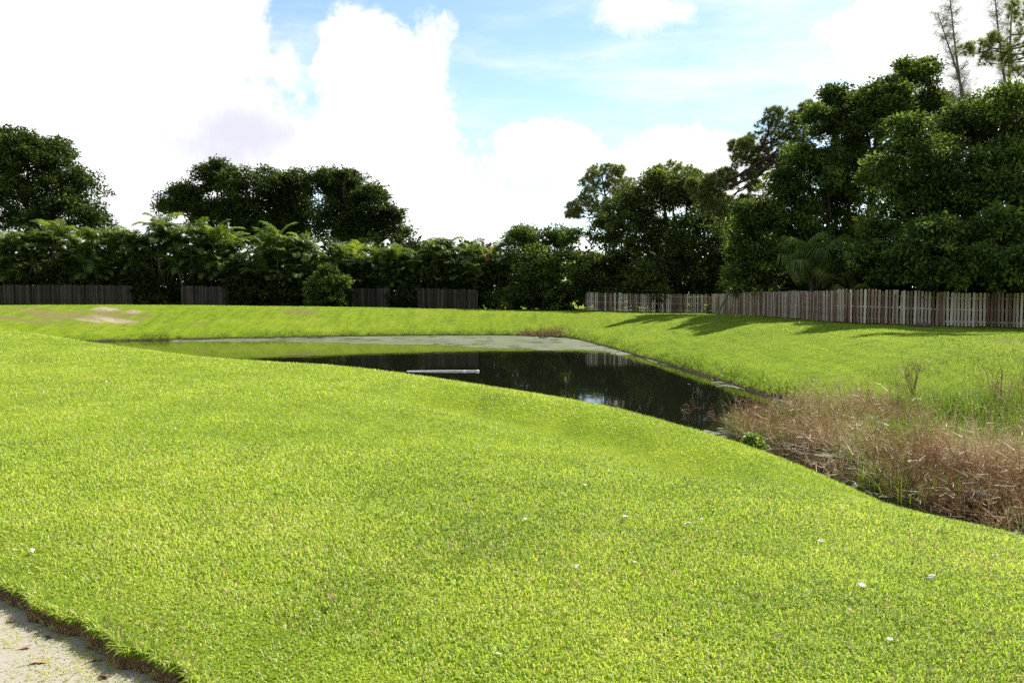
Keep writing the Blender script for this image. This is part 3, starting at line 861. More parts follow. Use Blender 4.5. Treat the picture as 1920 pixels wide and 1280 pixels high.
def pine(name, label, base, Y, path, blobs, seed=1, needle=.36, tufts=26, trunk_r=.26, wide=.026, tint=.5, group=None):
    """path: trunk as (u, v) from bottom to top; blobs: (u, v, r[, dy]) needle puffs"""
    global RNG
    RNG = np.random.default_rng(seed)
    bx, by = base; bz = H(bx, by); O = np.array([bx, by, bz])
    root = empty(name, (bx, by, bz), label, 'tree', group)
    wood = MB()
    pts = [np.array([bx, by, bz - .3])] + [at_y(u, v, Y) for u, v in path]
    P = np.array(pts)
    # finer path
    tt = np.linspace(0, len(P) - 1, 18); P = np.stack([np.interp(tt, np.arange(len(P)), P[:, i]) for i in range(3)], 1)
    P[1:-1] = (P[:-2] + 2 * P[1:-1] + P[2:]) / 4
    wood.tube(P, np.linspace(trunk_r, trunk_r * .25, 18), 8)
    cr = MB()
    for q in blobs:
        dy = q[3] if len(q) > 3 else RNG.uniform(-1.6, 1.6)
        c = at_y(q[0], q[1], Y + dy); r = q[2] * 1.22 * Y / F
        j = int(np.argmin(np.linalg.norm(P - (c - np.array([0, 0, r * .8])), axis=1))); j = max(3, j - 1)
        wood.tube(bend(P[j], c - np.array([0, 0, r * .3]), -.06, 7, .12), np.linspace(trunk_r * .36, trunk_r * .08, 7), 5)
        n = int(tufts * 1.9)
        d = unit(RNG.normal(0, 1, (n, 3)) + np.array([0, 0, .35])); C = c + d * r * RNG.uniform(.45, 1.0, (n, 1)) * np.array([1, 1, .75])
        for e in C[::3]:
            wood.tube(bend(c - np.array([0, 0, r * .3]), e, .03, 3, .05), [trunk_r * .07, trunk_r * .05, trunk_r * .03], 3, cap=False)
        k = 46; idx = np.repeat(np.arange(n), k)
        dd = unit(RNG.normal(0, 1, (n * k, 3)) + d[idx] * .9 + np.array([0, 0, .35]))
        tn = np.clip(tint + RNG.normal(0, .16, n)[idx] + RNG.normal(0, .14, n * k), 0, 1)
        cr.needles(C[idx], dd, needle * RNG.uniform(.7, 1.25, n * k), wide, tn)
    wood.build('trunk', MAT['bark_pine'], root, smooth=True, origin=O)
    cr.build('crown', MAT['needle'], root, origin=O)
    return root


TREES = 'broadleaf trees beyond the fences'
broadleaf('broadleaf_tree', 'huge rounded dark tree cut off by the left edge of the picture', 'tree', (-59, 103), 100,
          [(15, 320, 80), (85, 325, 66), (135, 365, 55), (45, 290, 48), (168, 410, 36), (-70, 330, 100), (30, 410, 80), (110, 425, 62), (185, 420, 22), (105, 285, 30), (-10, 270, 30)],
          None, 'leaf_dark', 60000, L=.40, W=.2, rc=1.0, trunk_r=.6, seed=11)
broadleaf('broadleaf_tree', 'dark tree with sky showing through its open left crown, above the palm hedge', 'tree', (-36, 106), 104,
          [(335, 385, 36), (405, 345, 40), (385, 405, 38), (458, 350, 44), (445, 410, 46), (408, 315, 18), (310, 388, 18), (350, 365, 22), (480, 440, 40)],
          None, 'leaf_dark', 34000, L=.36, W=.2, rc=.9, trunk_r=.45, seed=12, holes=.12)
broadleaf('broadleaf_tree', 'middle dark tree of the group above the palm hedge', 'tree', (-28, 108), 106,
          [(535, 365, 46), (500, 410, 50), (560, 415, 50), (555, 345, 28), (505, 340, 24), (530, 445, 50)],
          None, 'leaf_dark', 30000, L=.36, W=.2, rc=.9, trunk_r=.45, seed=13)
broadleaf('broadleaf_tree', 'dark tree trailing down to the right above the palm hedge', 'tree', (-20.5, 105), 103,
          [(635, 370, 48), (690, 385, 36), (640, 425, 55), (718, 425, 36), (752, 440, 20), (680, 440, 42), (605, 350, 32), (662, 345, 24), (705, 365, 18), (735, 405, 18), (610, 330, 14), (640, 330, 14)],
          None, 'leaf_dark', 40000, L=.36, W=.2, rc=.9, trunk_r=.45, seed=14, holes=.08)
broadleaf('broadleaf_tree', 'round leafy green tree standing alone at the far corner of the lawn', 'tree', (3.4, 86.5), 86,
          [(985, 462, 36), (1045, 455, 32), (1000, 505, 46), (1062, 500, 34), (1020, 548, 46), (960, 562, 26), (1072, 552, 28), (1070, 445, 18), (975, 440, 16), (985, 565, 30), (1040, 570, 30), (955, 500, 20), (925, 568, 18)],
          None, 'leaf_ficus', 40000, L=.30, W=.17, rc=.7, trunk_r=.25, fork=.2, seed=15)
pine('pine_tree', 'open yellow green pine rising left of the spreading oak', (10.6, 101), 100, [(1150, 500), (1150, 420), (1135, 370), (1128, 325)],
     [(1120, 322, 15), (1142, 318, 13), (1100, 345, 15), (1155, 335, 15), (1178, 345, 14), (1125, 350, 14), (1075, 390, 14), (1092, 380, 14), (1110, 385, 13), (1070, 402, 9), (1165, 365, 15), (1185, 360, 12), (1140, 385, 16), (1130, 420, 18), (1110, 330, 13), (1150, 350, 16), (1170, 385, 18), (1105, 365, 14), (1120, 400, 16), (1085, 400, 11), (1160, 320, 10)], seed=21, tufts=36, tint=.68)
pine('pine_tree', 'pine whose pale top just shows above the oak crown', (20.5, 103), 101, [(1265, 480), (1262, 380), (1258, 325)],
     [(1235, 320, 13), (1262, 314, 15), (1290, 322, 13), (1305, 330, 11), (1250, 340, 16), (1280, 345, 16), (1222, 330, 12), (1275, 325, 14)], seed=22, tufts=32, tint=.68)
broadleaf('oak_tree', 'wide spreading oak behind the far corner of the picket fence', 'tree', (18.2, 91), 89,
          [(1240, 372, 52), (1182, 405, 50), (1145, 445, 42), (1295, 372, 46), (1340, 410, 48), (1310, 455, 60), (1225, 460, 62), (1150, 510, 44), (1122, 545, 30), (1375, 455, 44), (1270, 510, 52), (1345, 515, 48), (1205, 540, 38, -5), (1238, 560, 24, -6.5), (1215, 515, 34, -4), (1230, 335, 20), (1380, 510, 40), (1180, 370, 22), (1105, 500, 22)],
          None, 'leaf_oak', 78000, L=.33, W=.18, rc=.85, trunk_r=.55, fork=.25, seed=16)
pine('pine_tree', 'leaning pine with shaggy crown between the oak and the tall trees', (26.5, 79), 76, [(1530, 520), (1505, 420), (1488, 370), (1470, 320), (1440, 292), (1425, 262)],
     [(1415, 268, 20), (1440, 240, 20), (1475, 225, 22), (1500, 225, 18), (1390, 300, 18), (1365, 325, 16), (1340, 350, 15), (1320, 360, 16), (1345, 372, 16), (1370, 345, 14), (1405, 330, 12), (1300, 345, 11), (1325, 385, 20), (1365, 385, 18), (1400, 375, 12), (1430, 290, 18), (1460, 265, 20), (1490, 255, 18), (1515, 205, 16), (1395, 270, 12), (1450, 215, 16), (1405, 290, 16), (1380, 275, 13), (1350, 335, 16), (1330, 340, 14), (1310, 365, 16), (1345, 395, 22), (1380, 400, 20), (1420, 310, 13), (1480, 290, 20), (1505, 265, 20), (1455, 300, 14), (1415, 350, 12)], seed=23, tufts=34, tint=.42, trunk_r=.36, needle=.36)
broadleaf('broadleaf_tree', 'tall tree with flat topped upper crown and forked dark trunk against the cloud', 'tree', (27.5, 64), 62,
          [(1600, 215, 42), (1660, 195, 46), (1715, 150, 32), (1565, 185, 26), (1625, 240, 34), (1752, 195, 30), (1690, 215, 34), (1740, 130, 18), (1560, 240, 34), (1530, 215, 20), (1700, 125, 14), (1590, 280, 26), (1780, 215, 22)],
          None, 'leaf_ficus', 46000, L=.26, W=.13, rc=.62, trunk_r=.32, fork=.62, seed=17, holes=.06)
broadleaf('broadleaf_tree', 'dense green tree reaching over the picket fence beside the cabbage palm', 'tree', (25.8, 63.5), 62,
          [(1480, 405, 56), (1425, 425, 46), (1540, 330, 56), (1500, 300, 34), (1560, 400, 56), (1610, 345, 58), (1432, 485, 42), (1600, 450, 46), (1400, 400, 26), (1470, 350, 36), (1520, 460, 40), (1575, 300, 36), (1400, 470, 34), (1390, 520, 30), (1430, 530, 30)],
          None, 'leaf_ficus', 66000, L=.26, W=.13, rc=.62, trunk_r=.4, fork=.3, seed=18)
broadleaf('broadleaf_tree', 'massive dark green tree overhanging the near run of fence at right', 'tree', (29.5, 50.8), 49.5,
          [(1740, 320, 72), (1830, 255, 70), (1890, 210, 50), (1880, 340, 80), (1800, 390, 76), (1700, 400, 64), (1660, 455, 54), (1740, 470, 58, -3), (1830, 480, 60, -3), (1905, 470, 66, -3), (1960, 290, 90), (1640, 500, 40), (1690, 505, 42, -3), (1780, 240, 36), (1660, 330, 46), (1980, 420, 90), (1700, 250, 36), (1620, 480, 34, -2), (1770, 530, 34, -1), (1860, 535, 40, -1), (1930, 530, 40, -1), (1700, 495, 40, -4), (1775, 515, 40, -5), (1845, 505, 46, -6), (1915, 515, 50, -6), (1985, 520, 55, -6), (1760, 450, 44, -5), (1870, 440, 50, -5)],
          None, 'leaf_ficus', 116000, L=.26, W=.13, rc=.62, trunk_r=.6, fork=.25, seed=19)


def wispy(name, label, base, Y, stems, seed):
    """thin, nearly bare feathery tree"""
    global RNG
    RNG = np.random.default_rng(seed)
    bx, by = base; bz = H(bx, by); O = np.array([bx, by, bz]); root = empty(name, O, label, 'tree')
    wood = MB(); cr = MB()
    for pts in stems:
        P = np.array([[bx, by, bz - .2]] + [at_y(u, v, Y) for u, v in pts])
        tt = np.linspace(0, len(P) - 1, 26); P = np.stack([np.interp(tt, np.arange(len(P)), P[:, i]) for i in range(3)], 1)
        wood.tube(P, np.linspace(.16, .025, 26), 6)
        n = 120
        for j in range(n):
            f = RNG.uniform(.50, 1.0); k = f * 25; i = min(int(k), 24); s = P[i] * (1 - (k - i)) + P[i + 1] * (k - i)
            a = RNG.uniform(0, 6.28); L = RNG.uniform(.5, 1.5) * (1.15 - f * .55)
            e = s + np.array([math.cos(a) * L, math.sin(a) * L, L * RNG.uniform(.2, .9)])
            q = bend(s, e, .05, 4, .1); wood.tube(q, [.014, .011, .008, .005], 3, cap=False)
            m = 34; t = RNG.uniform(.2, 1, m)[:, None]; C = s * (1 - t) + e * t + RNG.normal(0, .05, (m, 3))
            D = np.column_stack([RNG.normal(0, .5, m), RNG.normal(0, .5, m), RNG.uniform(-1, .5, m)])
            cr.leaves(C, D, unit(RNG.normal(0, 1, (m, 3))), RNG.uniform(.12, .34, m), .016, RNG.uniform(0, 1, m))
    wood.build('trunk', MAT['bark_pale'], root, origin=O); cr.build('crown', MAT['wisp'], root, origin=O)


wispy('feathery_tree', 'thin feathery tree with twin bare stems above the dense crowns', (33.5, 60), 58, [[(1830, 300), (1815, 205), (1790, 120), (1758, 25)], [(1822, 300), (1806, 200), (1790, 80), (1778, -30)]], 31)
wispy('feathery_tree', 'thin feathery tree at the upper right corner', (37, 62), 60, [[(1895, 280), (1885, 160), (1872, 60), (1862, -40)], [(1905, 280), (1892, 150), (1895, 60), (1900, -40)]], 32)
pine('pine_tree', 'bright long needled pine bough entering from the right edge', (34.5, 48), 47, [(2040, 400), (2030, 200), (2000, 110), (1960, 20)],
     [(1905, 95, 22, 0), (1870, 90, 20, 0), (1835, 92, 16, 0), (1812, 95, 13, 0), (1850, 112, 14, 0), (1890, 112, 16, 0), (1915, 40, 22, 0), (1930, 70, 24, 0), (1910, 135, 14, 0), (1905, 15, 16, 0), (1950, 100, 26, 0), (1860, 72, 10, 0)], seed=24, tufts=16, needle=.30, wide=.013, tint=.75, trunk_r=.22)

# ------------------------------------------------------------------ shrubs and undergrowth
broadleaf('shrub', 'light green shrub growing over the far fence below the palms', 'shrub', (-18.9, 83.6), 83, [(615, 512, 18, 0), (600, 535, 24, 0), (637, 535, 22, 0), (618, 555, 26, 0), (590, 560, 16, 0)], None, 'leaf_ficus', 8000, L=.26, W=.15, rc=.5, trunk_r=.07, fork=.3, seed=41)
broadleaf('shrub', 'yellow green sunlit shrub glimpsed beneath the left side of the oak', 'shrub', (10.0, 97), 97, [(1115, 500, 24, 0), (1135, 520, 24, 0), (1095, 530, 22, 0), (1150, 545, 20, 0)], None, 'leaf_light', 7000, L=.3, W=.18, rc=.6, trunk_r=.07, fork=.3, seed=42)
broadleaf('shrub', 'low bright green shrub behind the fence beside the leaning bare limb', 'shrub', (20.4, 70.5), 70, [(1398, 530, 22, 0), (1412, 545, 22, 0), (1385, 550, 14, 0), (1430, 550, 20, 0)], None, 'leaf_light', 6000, L=.24, W=.13, rc=.5, trunk_r=.07, fork=.3, seed=43)


def thicket(name, label, boxes, n, L, W, seed, mat='leaf_under'):
    global RNG
    RNG = np.random.default_rng(seed); mb = MB()
    vol = np.array([np.linalg.norm(np.array(b) - np.array(a)) * h for a, b, th, h in boxes]); vol = vol / vol.sum()
    for (a, b, th, h), w in zip(boxes, vol):
        m = int(n * w / 30); t = RNG.uniform(0, 1, m)
        x = a[0] + (b[0] - a[0]) * t + RNG.normal(0, th, m); y = a[1] + (b[1] - a[1]) * t + RNG.normal(0, th, m)
        top = h * (1 + .5 * vnoise(x, y, 3.0) + .3 * vnoise(x, y, 1.1))
        z = RNG.uniform(0, 1, m) ** .8 * top - .2
        cluster_leaves(mb, np.stack([x, y, z], 1), RNG.uniform(.5, 1.0, m), 30, L, W, np.clip(RNG.normal(.4, .2, m), 0, 1), flat=.8)
    tag(mb.build(name, MAT[mat]), label, None, None, 'stuff')


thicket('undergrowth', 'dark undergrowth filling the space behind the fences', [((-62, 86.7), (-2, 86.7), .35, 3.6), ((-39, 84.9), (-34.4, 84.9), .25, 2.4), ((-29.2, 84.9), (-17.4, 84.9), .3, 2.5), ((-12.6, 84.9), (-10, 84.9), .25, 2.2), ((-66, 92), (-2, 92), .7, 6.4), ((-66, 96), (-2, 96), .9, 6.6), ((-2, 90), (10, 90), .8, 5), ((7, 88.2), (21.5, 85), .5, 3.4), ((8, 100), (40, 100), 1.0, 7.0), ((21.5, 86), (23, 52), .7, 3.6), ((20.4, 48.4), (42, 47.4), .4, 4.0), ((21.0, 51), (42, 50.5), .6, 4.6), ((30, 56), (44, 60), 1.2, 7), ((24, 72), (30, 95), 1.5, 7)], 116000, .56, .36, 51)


# ------------------------------------------------------------------ palms
def frond_mesh(name, L, arch, leaf_l, seed, pairs=26, droop=.5):
    rg = np.random.default_rng(seed); mb = MB(); k = 9; t = np.linspace(0, 1, k)
    ang = 1.15 - arch * t ** 1.25                                  # elevation of the rachis
    dx = np.cos(ang) * L / (k - 1); dz = np.sin(ang) * L / (k - 1)
    P = np.column_stack([np.concatenate([[0], np.cumsum(dx[:-1])]), np.zeros(k), np.concatenate([[0], np.cumsum(dz[:-1])])])
    mb.tube(P, np.linspace(.022, .006, k), 4, tint=.75, cap=False)
    s = np.linspace(.16, .99, pairs); C = np.stack([np.interp(s, t, P[:, i]) for i in range(3)], 1)
    a = np.interp(s, t, ang); fw = np.stack([np.cos(a), 0 * a, np.sin(a)], 1); up = np.stack([-np.sin(a), 0 * a, np.cos(a)], 1)
    ll = leaf_l * (np.sin(np.clip(s * 1.05, 0, 1) * math.pi) ** .55 * .75 + .25)
    for sg in (-1, 1):
        sd = np.tile([0, sg * 1.0, 0], (pairs, 1)) + rg.normal(0, .10, (pairs, 3))
        D = unit(fw * .75 + sd + up * .40); mid = C + D * ll[:, None] * .55
        D2 = unit(D + np.array([0, 0, -droop * 1.5]) + rg.normal(0, .1, (pairs, 3))); tip = mid + D2 * ll[:, None] * .5
        Wv = fw * .042
        V = np.stack([C - Wv * .6, C + Wv * .6, mid + Wv, mid - Wv, tip], 1).reshape(-1, 3); i0 = np.arange(pairs) * 5
        tn = np.clip(rg.normal(.5, .12, pairs), 0, .85); n0 = mb.n
        mb.v.append(V); mb.n += len(V); mb.f.append(np.stack([i0, i0 + 1, i0 + 2, i0 + 3], 1) + n0); mb.t.append(tn); mb.f.append(np.stack([i0 + 3, i0 + 2, i0 + 4], 1) + n0); mb.t.append(tn)
    me = mb.mesh(name); return me


def tinted(me, val):
    c = me.copy(); n = len(c.polygons); c.attributes['tint'].data.foreach_set('value', np.clip(np.random.default_rng(5).normal(val, .05, n), 0, 1).astype(np.float32)); return c


FRONDS = [frond_mesh('frond', 2.3, 1.7, .66, 61), frond_mesh('frond', 2.1, 2.2, .64, 62, droop=.7), frond_mesh('frond', 2.5, 1.5, .66, 63), frond_mesh('frond', 1.9, 2.6, .6, 64, droop=.8)]
FRONDS += [tinted(FRONDS[0], .80), tinted(FRONDS[2], .84), tinted(FRONDS[1], .10), tinted(FRONDS[3], .97)]
for m_ in FRONDS:
    m_.materials.append(MAT['palm'])


def areca(u, vtop, Y, label, seed, n_stem=9, spread=1.5, orange=0):
    global RNG
    RNG = np.random.default_rng(seed)
    top = at_y(u, vtop, Y); bx, by = top[0], Y; bz = H(bx, by); hgt = top[2] - bz
    root = empty('areca_palm', (bx, by, bz), label, 'palm', 'areca palms in the hedge behind the far fence')
    for s in range(n_stem):
        a = RNG.uniform(0, 6.28); r = spread * RNG.uniform(.1, 1) ** .7
        hh = (hgt - 1.45) * RNG.uniform(.30, 1.0) if s > 1 else (hgt - 1.45)
        e = np.array([math.cos(a) * r, math.sin(a) * r * .8, max(hh, 1.0)])
        cane = MB(); cane.tube(bend((e[0] * .3, e[1] * .3, -.1), e, .02, 5, .06), np.linspace(.055, .04, 5), 5, tint=.5); cane.build('cane', MAT['cane'], root)
        nf = RNG.integers(5, 8); a0 = RNG.uniform(0, 6.28)
        for i in range(nf):
            az = a0 + i * 2.4 + RNG.normal(0, .25)
            me = FRONDS[RNG.choice([0, 0, 1, 1, 2, 3, 4, 5] if s < 4 else [0, 1, 1, 3, 6, 6, 3, 1])]  # tallest canes draw brighter fronds, the rest darker: top light put into tint
            if orange and s == 0 and i < orange: me = FRONDS[7]
            o = bpy.data.objects.new('frond', me); COL.objects.link(o); o.parent = root
            o.location = tuple(e); sc = RNG.uniform(.95, 1.45); o.scale = (sc, sc, sc)
            o.rotation_euler = (RNG.normal(0, .15), RNG.uniform(-.5, .35) if i else -.35, az)
    return root


AR = [(20, 440, 'areca palm at the left edge before the huge rounded tree'), (85, 418, 'tall areca palm below the right half of the huge rounded tree'), (140, 445, 'areca palm beneath the right side of the huge rounded tree'),
      (188, 432, 'areca palm where the huge rounded tree ends and open sky begins'), (245, 440, 'areca palm under the open sky left of the dark tree group'), (300, 412, 'tallest areca palm with upright spear leaf under the open dark crown'),
      (355, 424, 'areca palm with arching fronds under the open left crown'), (410, 430, 'areca palm in front of the left tree of the dark group'), (462, 442, 'areca palm below the gap between two dark trees'),
      (515, 436, 'areca palm in front of the middle dark tree'), (568, 446, 'areca palm left of and above the light green shrub'), (650, 462, 'areca palm right of and above the light green shrub'),
      (700, 465, 'areca palm below the trailing right end of the dark trees'), (757, 470, 'areca palm at the tip of the trailing dark tree'), (822, 452, 'areca palm standing clear against the white cloud'),
      (885, 462, 'areca palm with one orange withered frond'), (928, 468, 'areca palm touching the round green corner tree')]
for i, (u, v, lab) in enumerate(AR):
    areca(u, v, 87.5 + (i % 3) * .8, lab, 70 + i, n_stem=18, spread=2.1, orange=3 if 'orange' in lab else 0)


def fan_mesh(name, seed, R0=.95, n=26, droop=.9):
    rg = np.random.default_rng(seed); mb = MB()
    P = bend((0, 0, 0), (1.0, 0, .35), .10, 5, .0); mb.tube(P, np.linspace(.025, .015, 5), 4, tint=.6, cap=False)
    c = P[-1]; th = np.linspace(-2.1, 2.1, n); L = R0 * (1 - .12 * np.abs(th)) * rg.uniform(.9, 1.1, n)
    D = np.stack([np.cos(th), np.sin(th), .25 - .2 * np.abs(th)], 1); mid = c + D * (L * .55)[:, None]
    tip = mid + unit(D + np.array([0, 0, -droop * 1.6])) * (L * .6)[:, None]
    S = np.stack([-np.sin(th), np.cos(th), 0 * th], 1) * .045
    V = np.stack([np.tile(c, (n, 1)), mid + S, tip, mid - S], 1).reshape(-1, 3)
    mb.add(V, np.arange(n * 4).reshape(-1, 4), np.clip(rg.normal(.55, .15, n), 0, .86))
    me = mb.mesh(name); me.materials.append(MAT['palm']); return me


FANS = [fan_mesh('frond', 81), fan_mesh('frond', 82, 1.05, 28, 1.4), fan_mesh('frond', 83, .9, 24, 1.8)]
FANS += [tinted(FANS[2], .90), tinted(FANS[0], .9)]


def fan_palm(name, label, base, hgt, n, scale, seed, trunk=True, low=-1.2, pale=False, start=-.95):
    global RNG
    RNG = np.random.default_rng(seed); bx, by = base; bz = H(bx, by)
    root = empty(name, (bx, by, bz), label, 'palm')
    if trunk:
        t = MB(); t.tube(bend((0, 0, -.2), (0, 0, hgt), 0, 8, .03), np.linspace(.24, .18, 8), 9); t.build('trunk', MAT['bark'], root, smooth=True)
    for i in range(n):
        f = i / n; me = FANS[4] if pale and i % 2 else FANS[0 if f < .35 else (1 if f < .7 else 2)]
        if f > .86: me = FANS[3]
        o = bpy.data.objects.new('frond', me); COL.objects.link(o); o.parent = root
        s = scale * RNG.uniform(.85, 1.15); o.scale = (s, s, s); o.location = (0, 0, hgt - .25 * f)
        o.rotation_euler = (RNG.normal(0, .2), start + (.15 - low - start) * f + RNG.normal(0, .1), i * 2.4 + RNG.normal(0, .2))


p_ = at_y(1525, 476, 54.6); fan_palm('cabbage_palm', 'cabbage palm with drooping grey green fan fronds behind the fence', (p_[0], 54.6), p_[2] - H(p_[0], 54.6), 40, 1.3, 91, low=-.95, start=-.35)
p_ = at_y(1562, 500, 56.5); fan_palm('cabbage_palm', 'smaller cabbage palm tucked against the right of the drooping one', (p_[0], 56.5), p_[2] - H(p_[0], 56.5), 22, 1.0, 92, low=-.95, start=-.35)
p_ = at_y(1618, 540, 48.5); fan_palm('saw_palmetto', 'yellowish palmetto fanning out just above the bright fence boards', (p_[0], 48.5), 1.5, 16, 1.0, 93, trunk=False, low=-.1, pale=True)


def bare_limb():
    a = at_y(1362, 556, 71); b = at_y(1388, 520, 71.5); mb = MB()
    z0 = H(a[0], 71)
    pth = np.array([[a[0] - .9, 70.8, z0 - .1], a, b, b + (b - a) * .25]); mb.tube(pth, [.11, .10, .08, .06], 7)
    mb.tube(bend(b, b + np.array([-.5, .2, .8]), .05, 4), [.05, .04, .03, .02], 5)
    tag(mb.build('bare_limb', MAT['bark_pale'], smooth=True, origin=(a[0] - .9, 70.8, z0)), 'pale bare limb leaning behind the fence', 'branch')


bare_limb()
# ------------------------------------------------------------------ fences
def picket_mesh(name, w, h, th, seed, mat, notch=True):
    rg = np.random.default_rng(seed); mb = MB(); c = w * .28 if notch else 0
    out = [(-w / 2, 0), (w / 2, 0), (w / 2, h - c), (w / 2 - c, h), (-w / 2 + c, h), (-w / 2, h - c)]
    n = len(out); V = [(x, -th / 2, z) for x, z in out] + [(x + rg.normal(0, .003), th / 2, z) for x, z in out]
    mb.add(V, [tuple(range(n))]); mb.add(V, [tuple(range(2 * n - 1, n - 1, -1))])
    mb.add(V, [(i, i + n, (i + 1) % n + n, (i + 1) % n) for i in range(n)])
    me = mb.mesh(name); me.materials.append(mat); return me


def fence(label, A, B, hgt=1.83, pitch=.2, w=.135, mat='picket', posts=2.44, back=True, seed=1, post_mat='post', gaps=(), rails=(.28, .95, 1.58), top_wob=.015, cat='fence'):
    rg = np.random.default_rng(seed)
    A = np.array(A, float); B = np.array(B, float); L = np.linalg.norm(B - A); d = (B - A) / L; rz = math.atan2(d[1], d[0])
    nrm = np.array([d[1], -d[0]])
    if nrm @ (-(A + B) / 2) < 0: nrm = -nrm                     # front faces the pond side
    root = empty('picket_fence', (A[0], A[1], H(*A)), label, cat)
    mts = [picket_mesh('picket', w * q, hgt * rg.uniform(.975, 1.02), .018, seed * 9 + k, MAT[mat]) for k, q in enumerate((1, .97, 1.04, .94))]
    np_ = int(L / posts)
    zs = lambda t: height(np.array([A[0] + d[0] * t]), np.array([A[1] + d[1] * t]))[0]
    tp = np.linspace(0, L, np_ + 1); zp = np.array([zs(t) for t in tp]); zp = zp + rg.normal(0, .02, len(zp))
    zf = lambda t: np.interp(t, tp, zp)
    inv = root.location

    def put(me, name, xy, z, tilt=0.0, yaw=0.0):
        o = bpy.data.objects.new(name, me); COL.objects.link(o); o.parent = root
        o.location = (xy[0] - inv[0], xy[1] - inv[1], z - inv[2]); o.rotation_euler = (rg.normal(0, .012), tilt, rz + yaw)
        return o
    pm = MB(); pm.box((0, 0, (hgt - .15) / 2 - .15), (.10, .10, hgt + .15), 0, .5, .04); pme = pm.mesh('post'); pme.materials.append(MAT[post_mat])
    for i, t in enumerate(tp):
        put(pme, 'post', A + d * t + nrm * .035, zp[i] + rg.normal(0, .02), rg.normal(0, .012))
    for i in range(np_):
        t0, t1 = tp[i], tp[i + 1]; z0, z1 = zp[i], zp[i + 1]
        for hz in rails:
            m = MB(); sl = math.atan2(z1 - z0, t1 - t0); ln = math.hypot(t1 - t0, z1 - z0) - .06
            m.box((0, 0, 0), (ln, .038, .085)); me = m.mesh('rail'); me.materials.append(MAT[mat])
            put(me, 'rail', A + d * (t0 + t1) / 2, (z0 + z1) / 2 + hz, -sl)
    k = 0
    n = int(L / pitch)
    for side in ((1, -1) if back else (1,)):
        for i in range(n):
            t = (i + .5 + (.5 if side < 0 else 0)) * pitch + rg.normal(0, .008)
            if t > L: continue
            if any(a < t < b for a, b in gaps) or rg.uniform() < .008: continue
            put(mts[rg.integers(0, 4)], 'picket', A + d * t + nrm * side * .032, zf(t) + .05 + rg.normal(0, top_wob), rg.normal(0, .012))
            k += 1
    return root


fence('weathered picket fence run at right ending in dark tree shade', (18.9, 46.0), (31, 44.4), pitch=.19, w=.132, seed=1, hgt=1.86, back=False)
fence('long grey brown picket fence running away along the right bank', (18.9, 46.25), (19.35, 79.5), pitch=.235, seed=2, w=.14)
fence('tan picket fence across the far right corner under the oak', (19.2, 79.8), (7.6, 83.8), pitch=.2, w=.13, seed=3, back=False)
FY = 85.0
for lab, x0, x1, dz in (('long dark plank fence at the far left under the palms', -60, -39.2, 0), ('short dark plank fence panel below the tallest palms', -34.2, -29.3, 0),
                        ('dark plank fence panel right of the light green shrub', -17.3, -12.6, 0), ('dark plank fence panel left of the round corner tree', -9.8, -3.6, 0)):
    fence(lab, (x0, FY), (x1, FY), pitch=.15, w=.14, mat='picket_shade', back=False, seed=int(-x0), post_mat='picket_shade', hgt=2.0, top_wob=.02)


# ------------------------------------------------------------------ marsh: dry stems, green blades, shrubs
RNG = np.random.default_rng(101)


def in_poly(n, poly):
    lo, hi = poly.min(0), poly.max(0); out = []
    while sum(len(q) for q in out) < n:
        p = RNG.uniform(lo, hi, (n * 2, 2)); out.append(p[inside(p[:, 0], p[:, 1], poly)])
    return np.concatenate(out)[:n]


def ribbons(mb, P0, P1, P2, W, tint):
    n = len(P0); view = unit(np.column_stack([RNG.normal(0, 1, (n, 2)), np.zeros(n)])) ; S = view * (np.broadcast_to(W, (n,)) / 2)[:, None]
    V = np.stack([P0 - S, P0 + S, P1 + S * .85, P1 - S * .85, P2 + S * .35, P2 - S * .35], 1).reshape(-1, 3); i = np.arange(n) * 6
    mb.add(V, np.concatenate([np.stack([i, i + 1, i + 2, i + 3], 1), np.stack([i + 3, i + 2, i + 4, i + 5], 1)]), np.concatenate([tint, tint]))


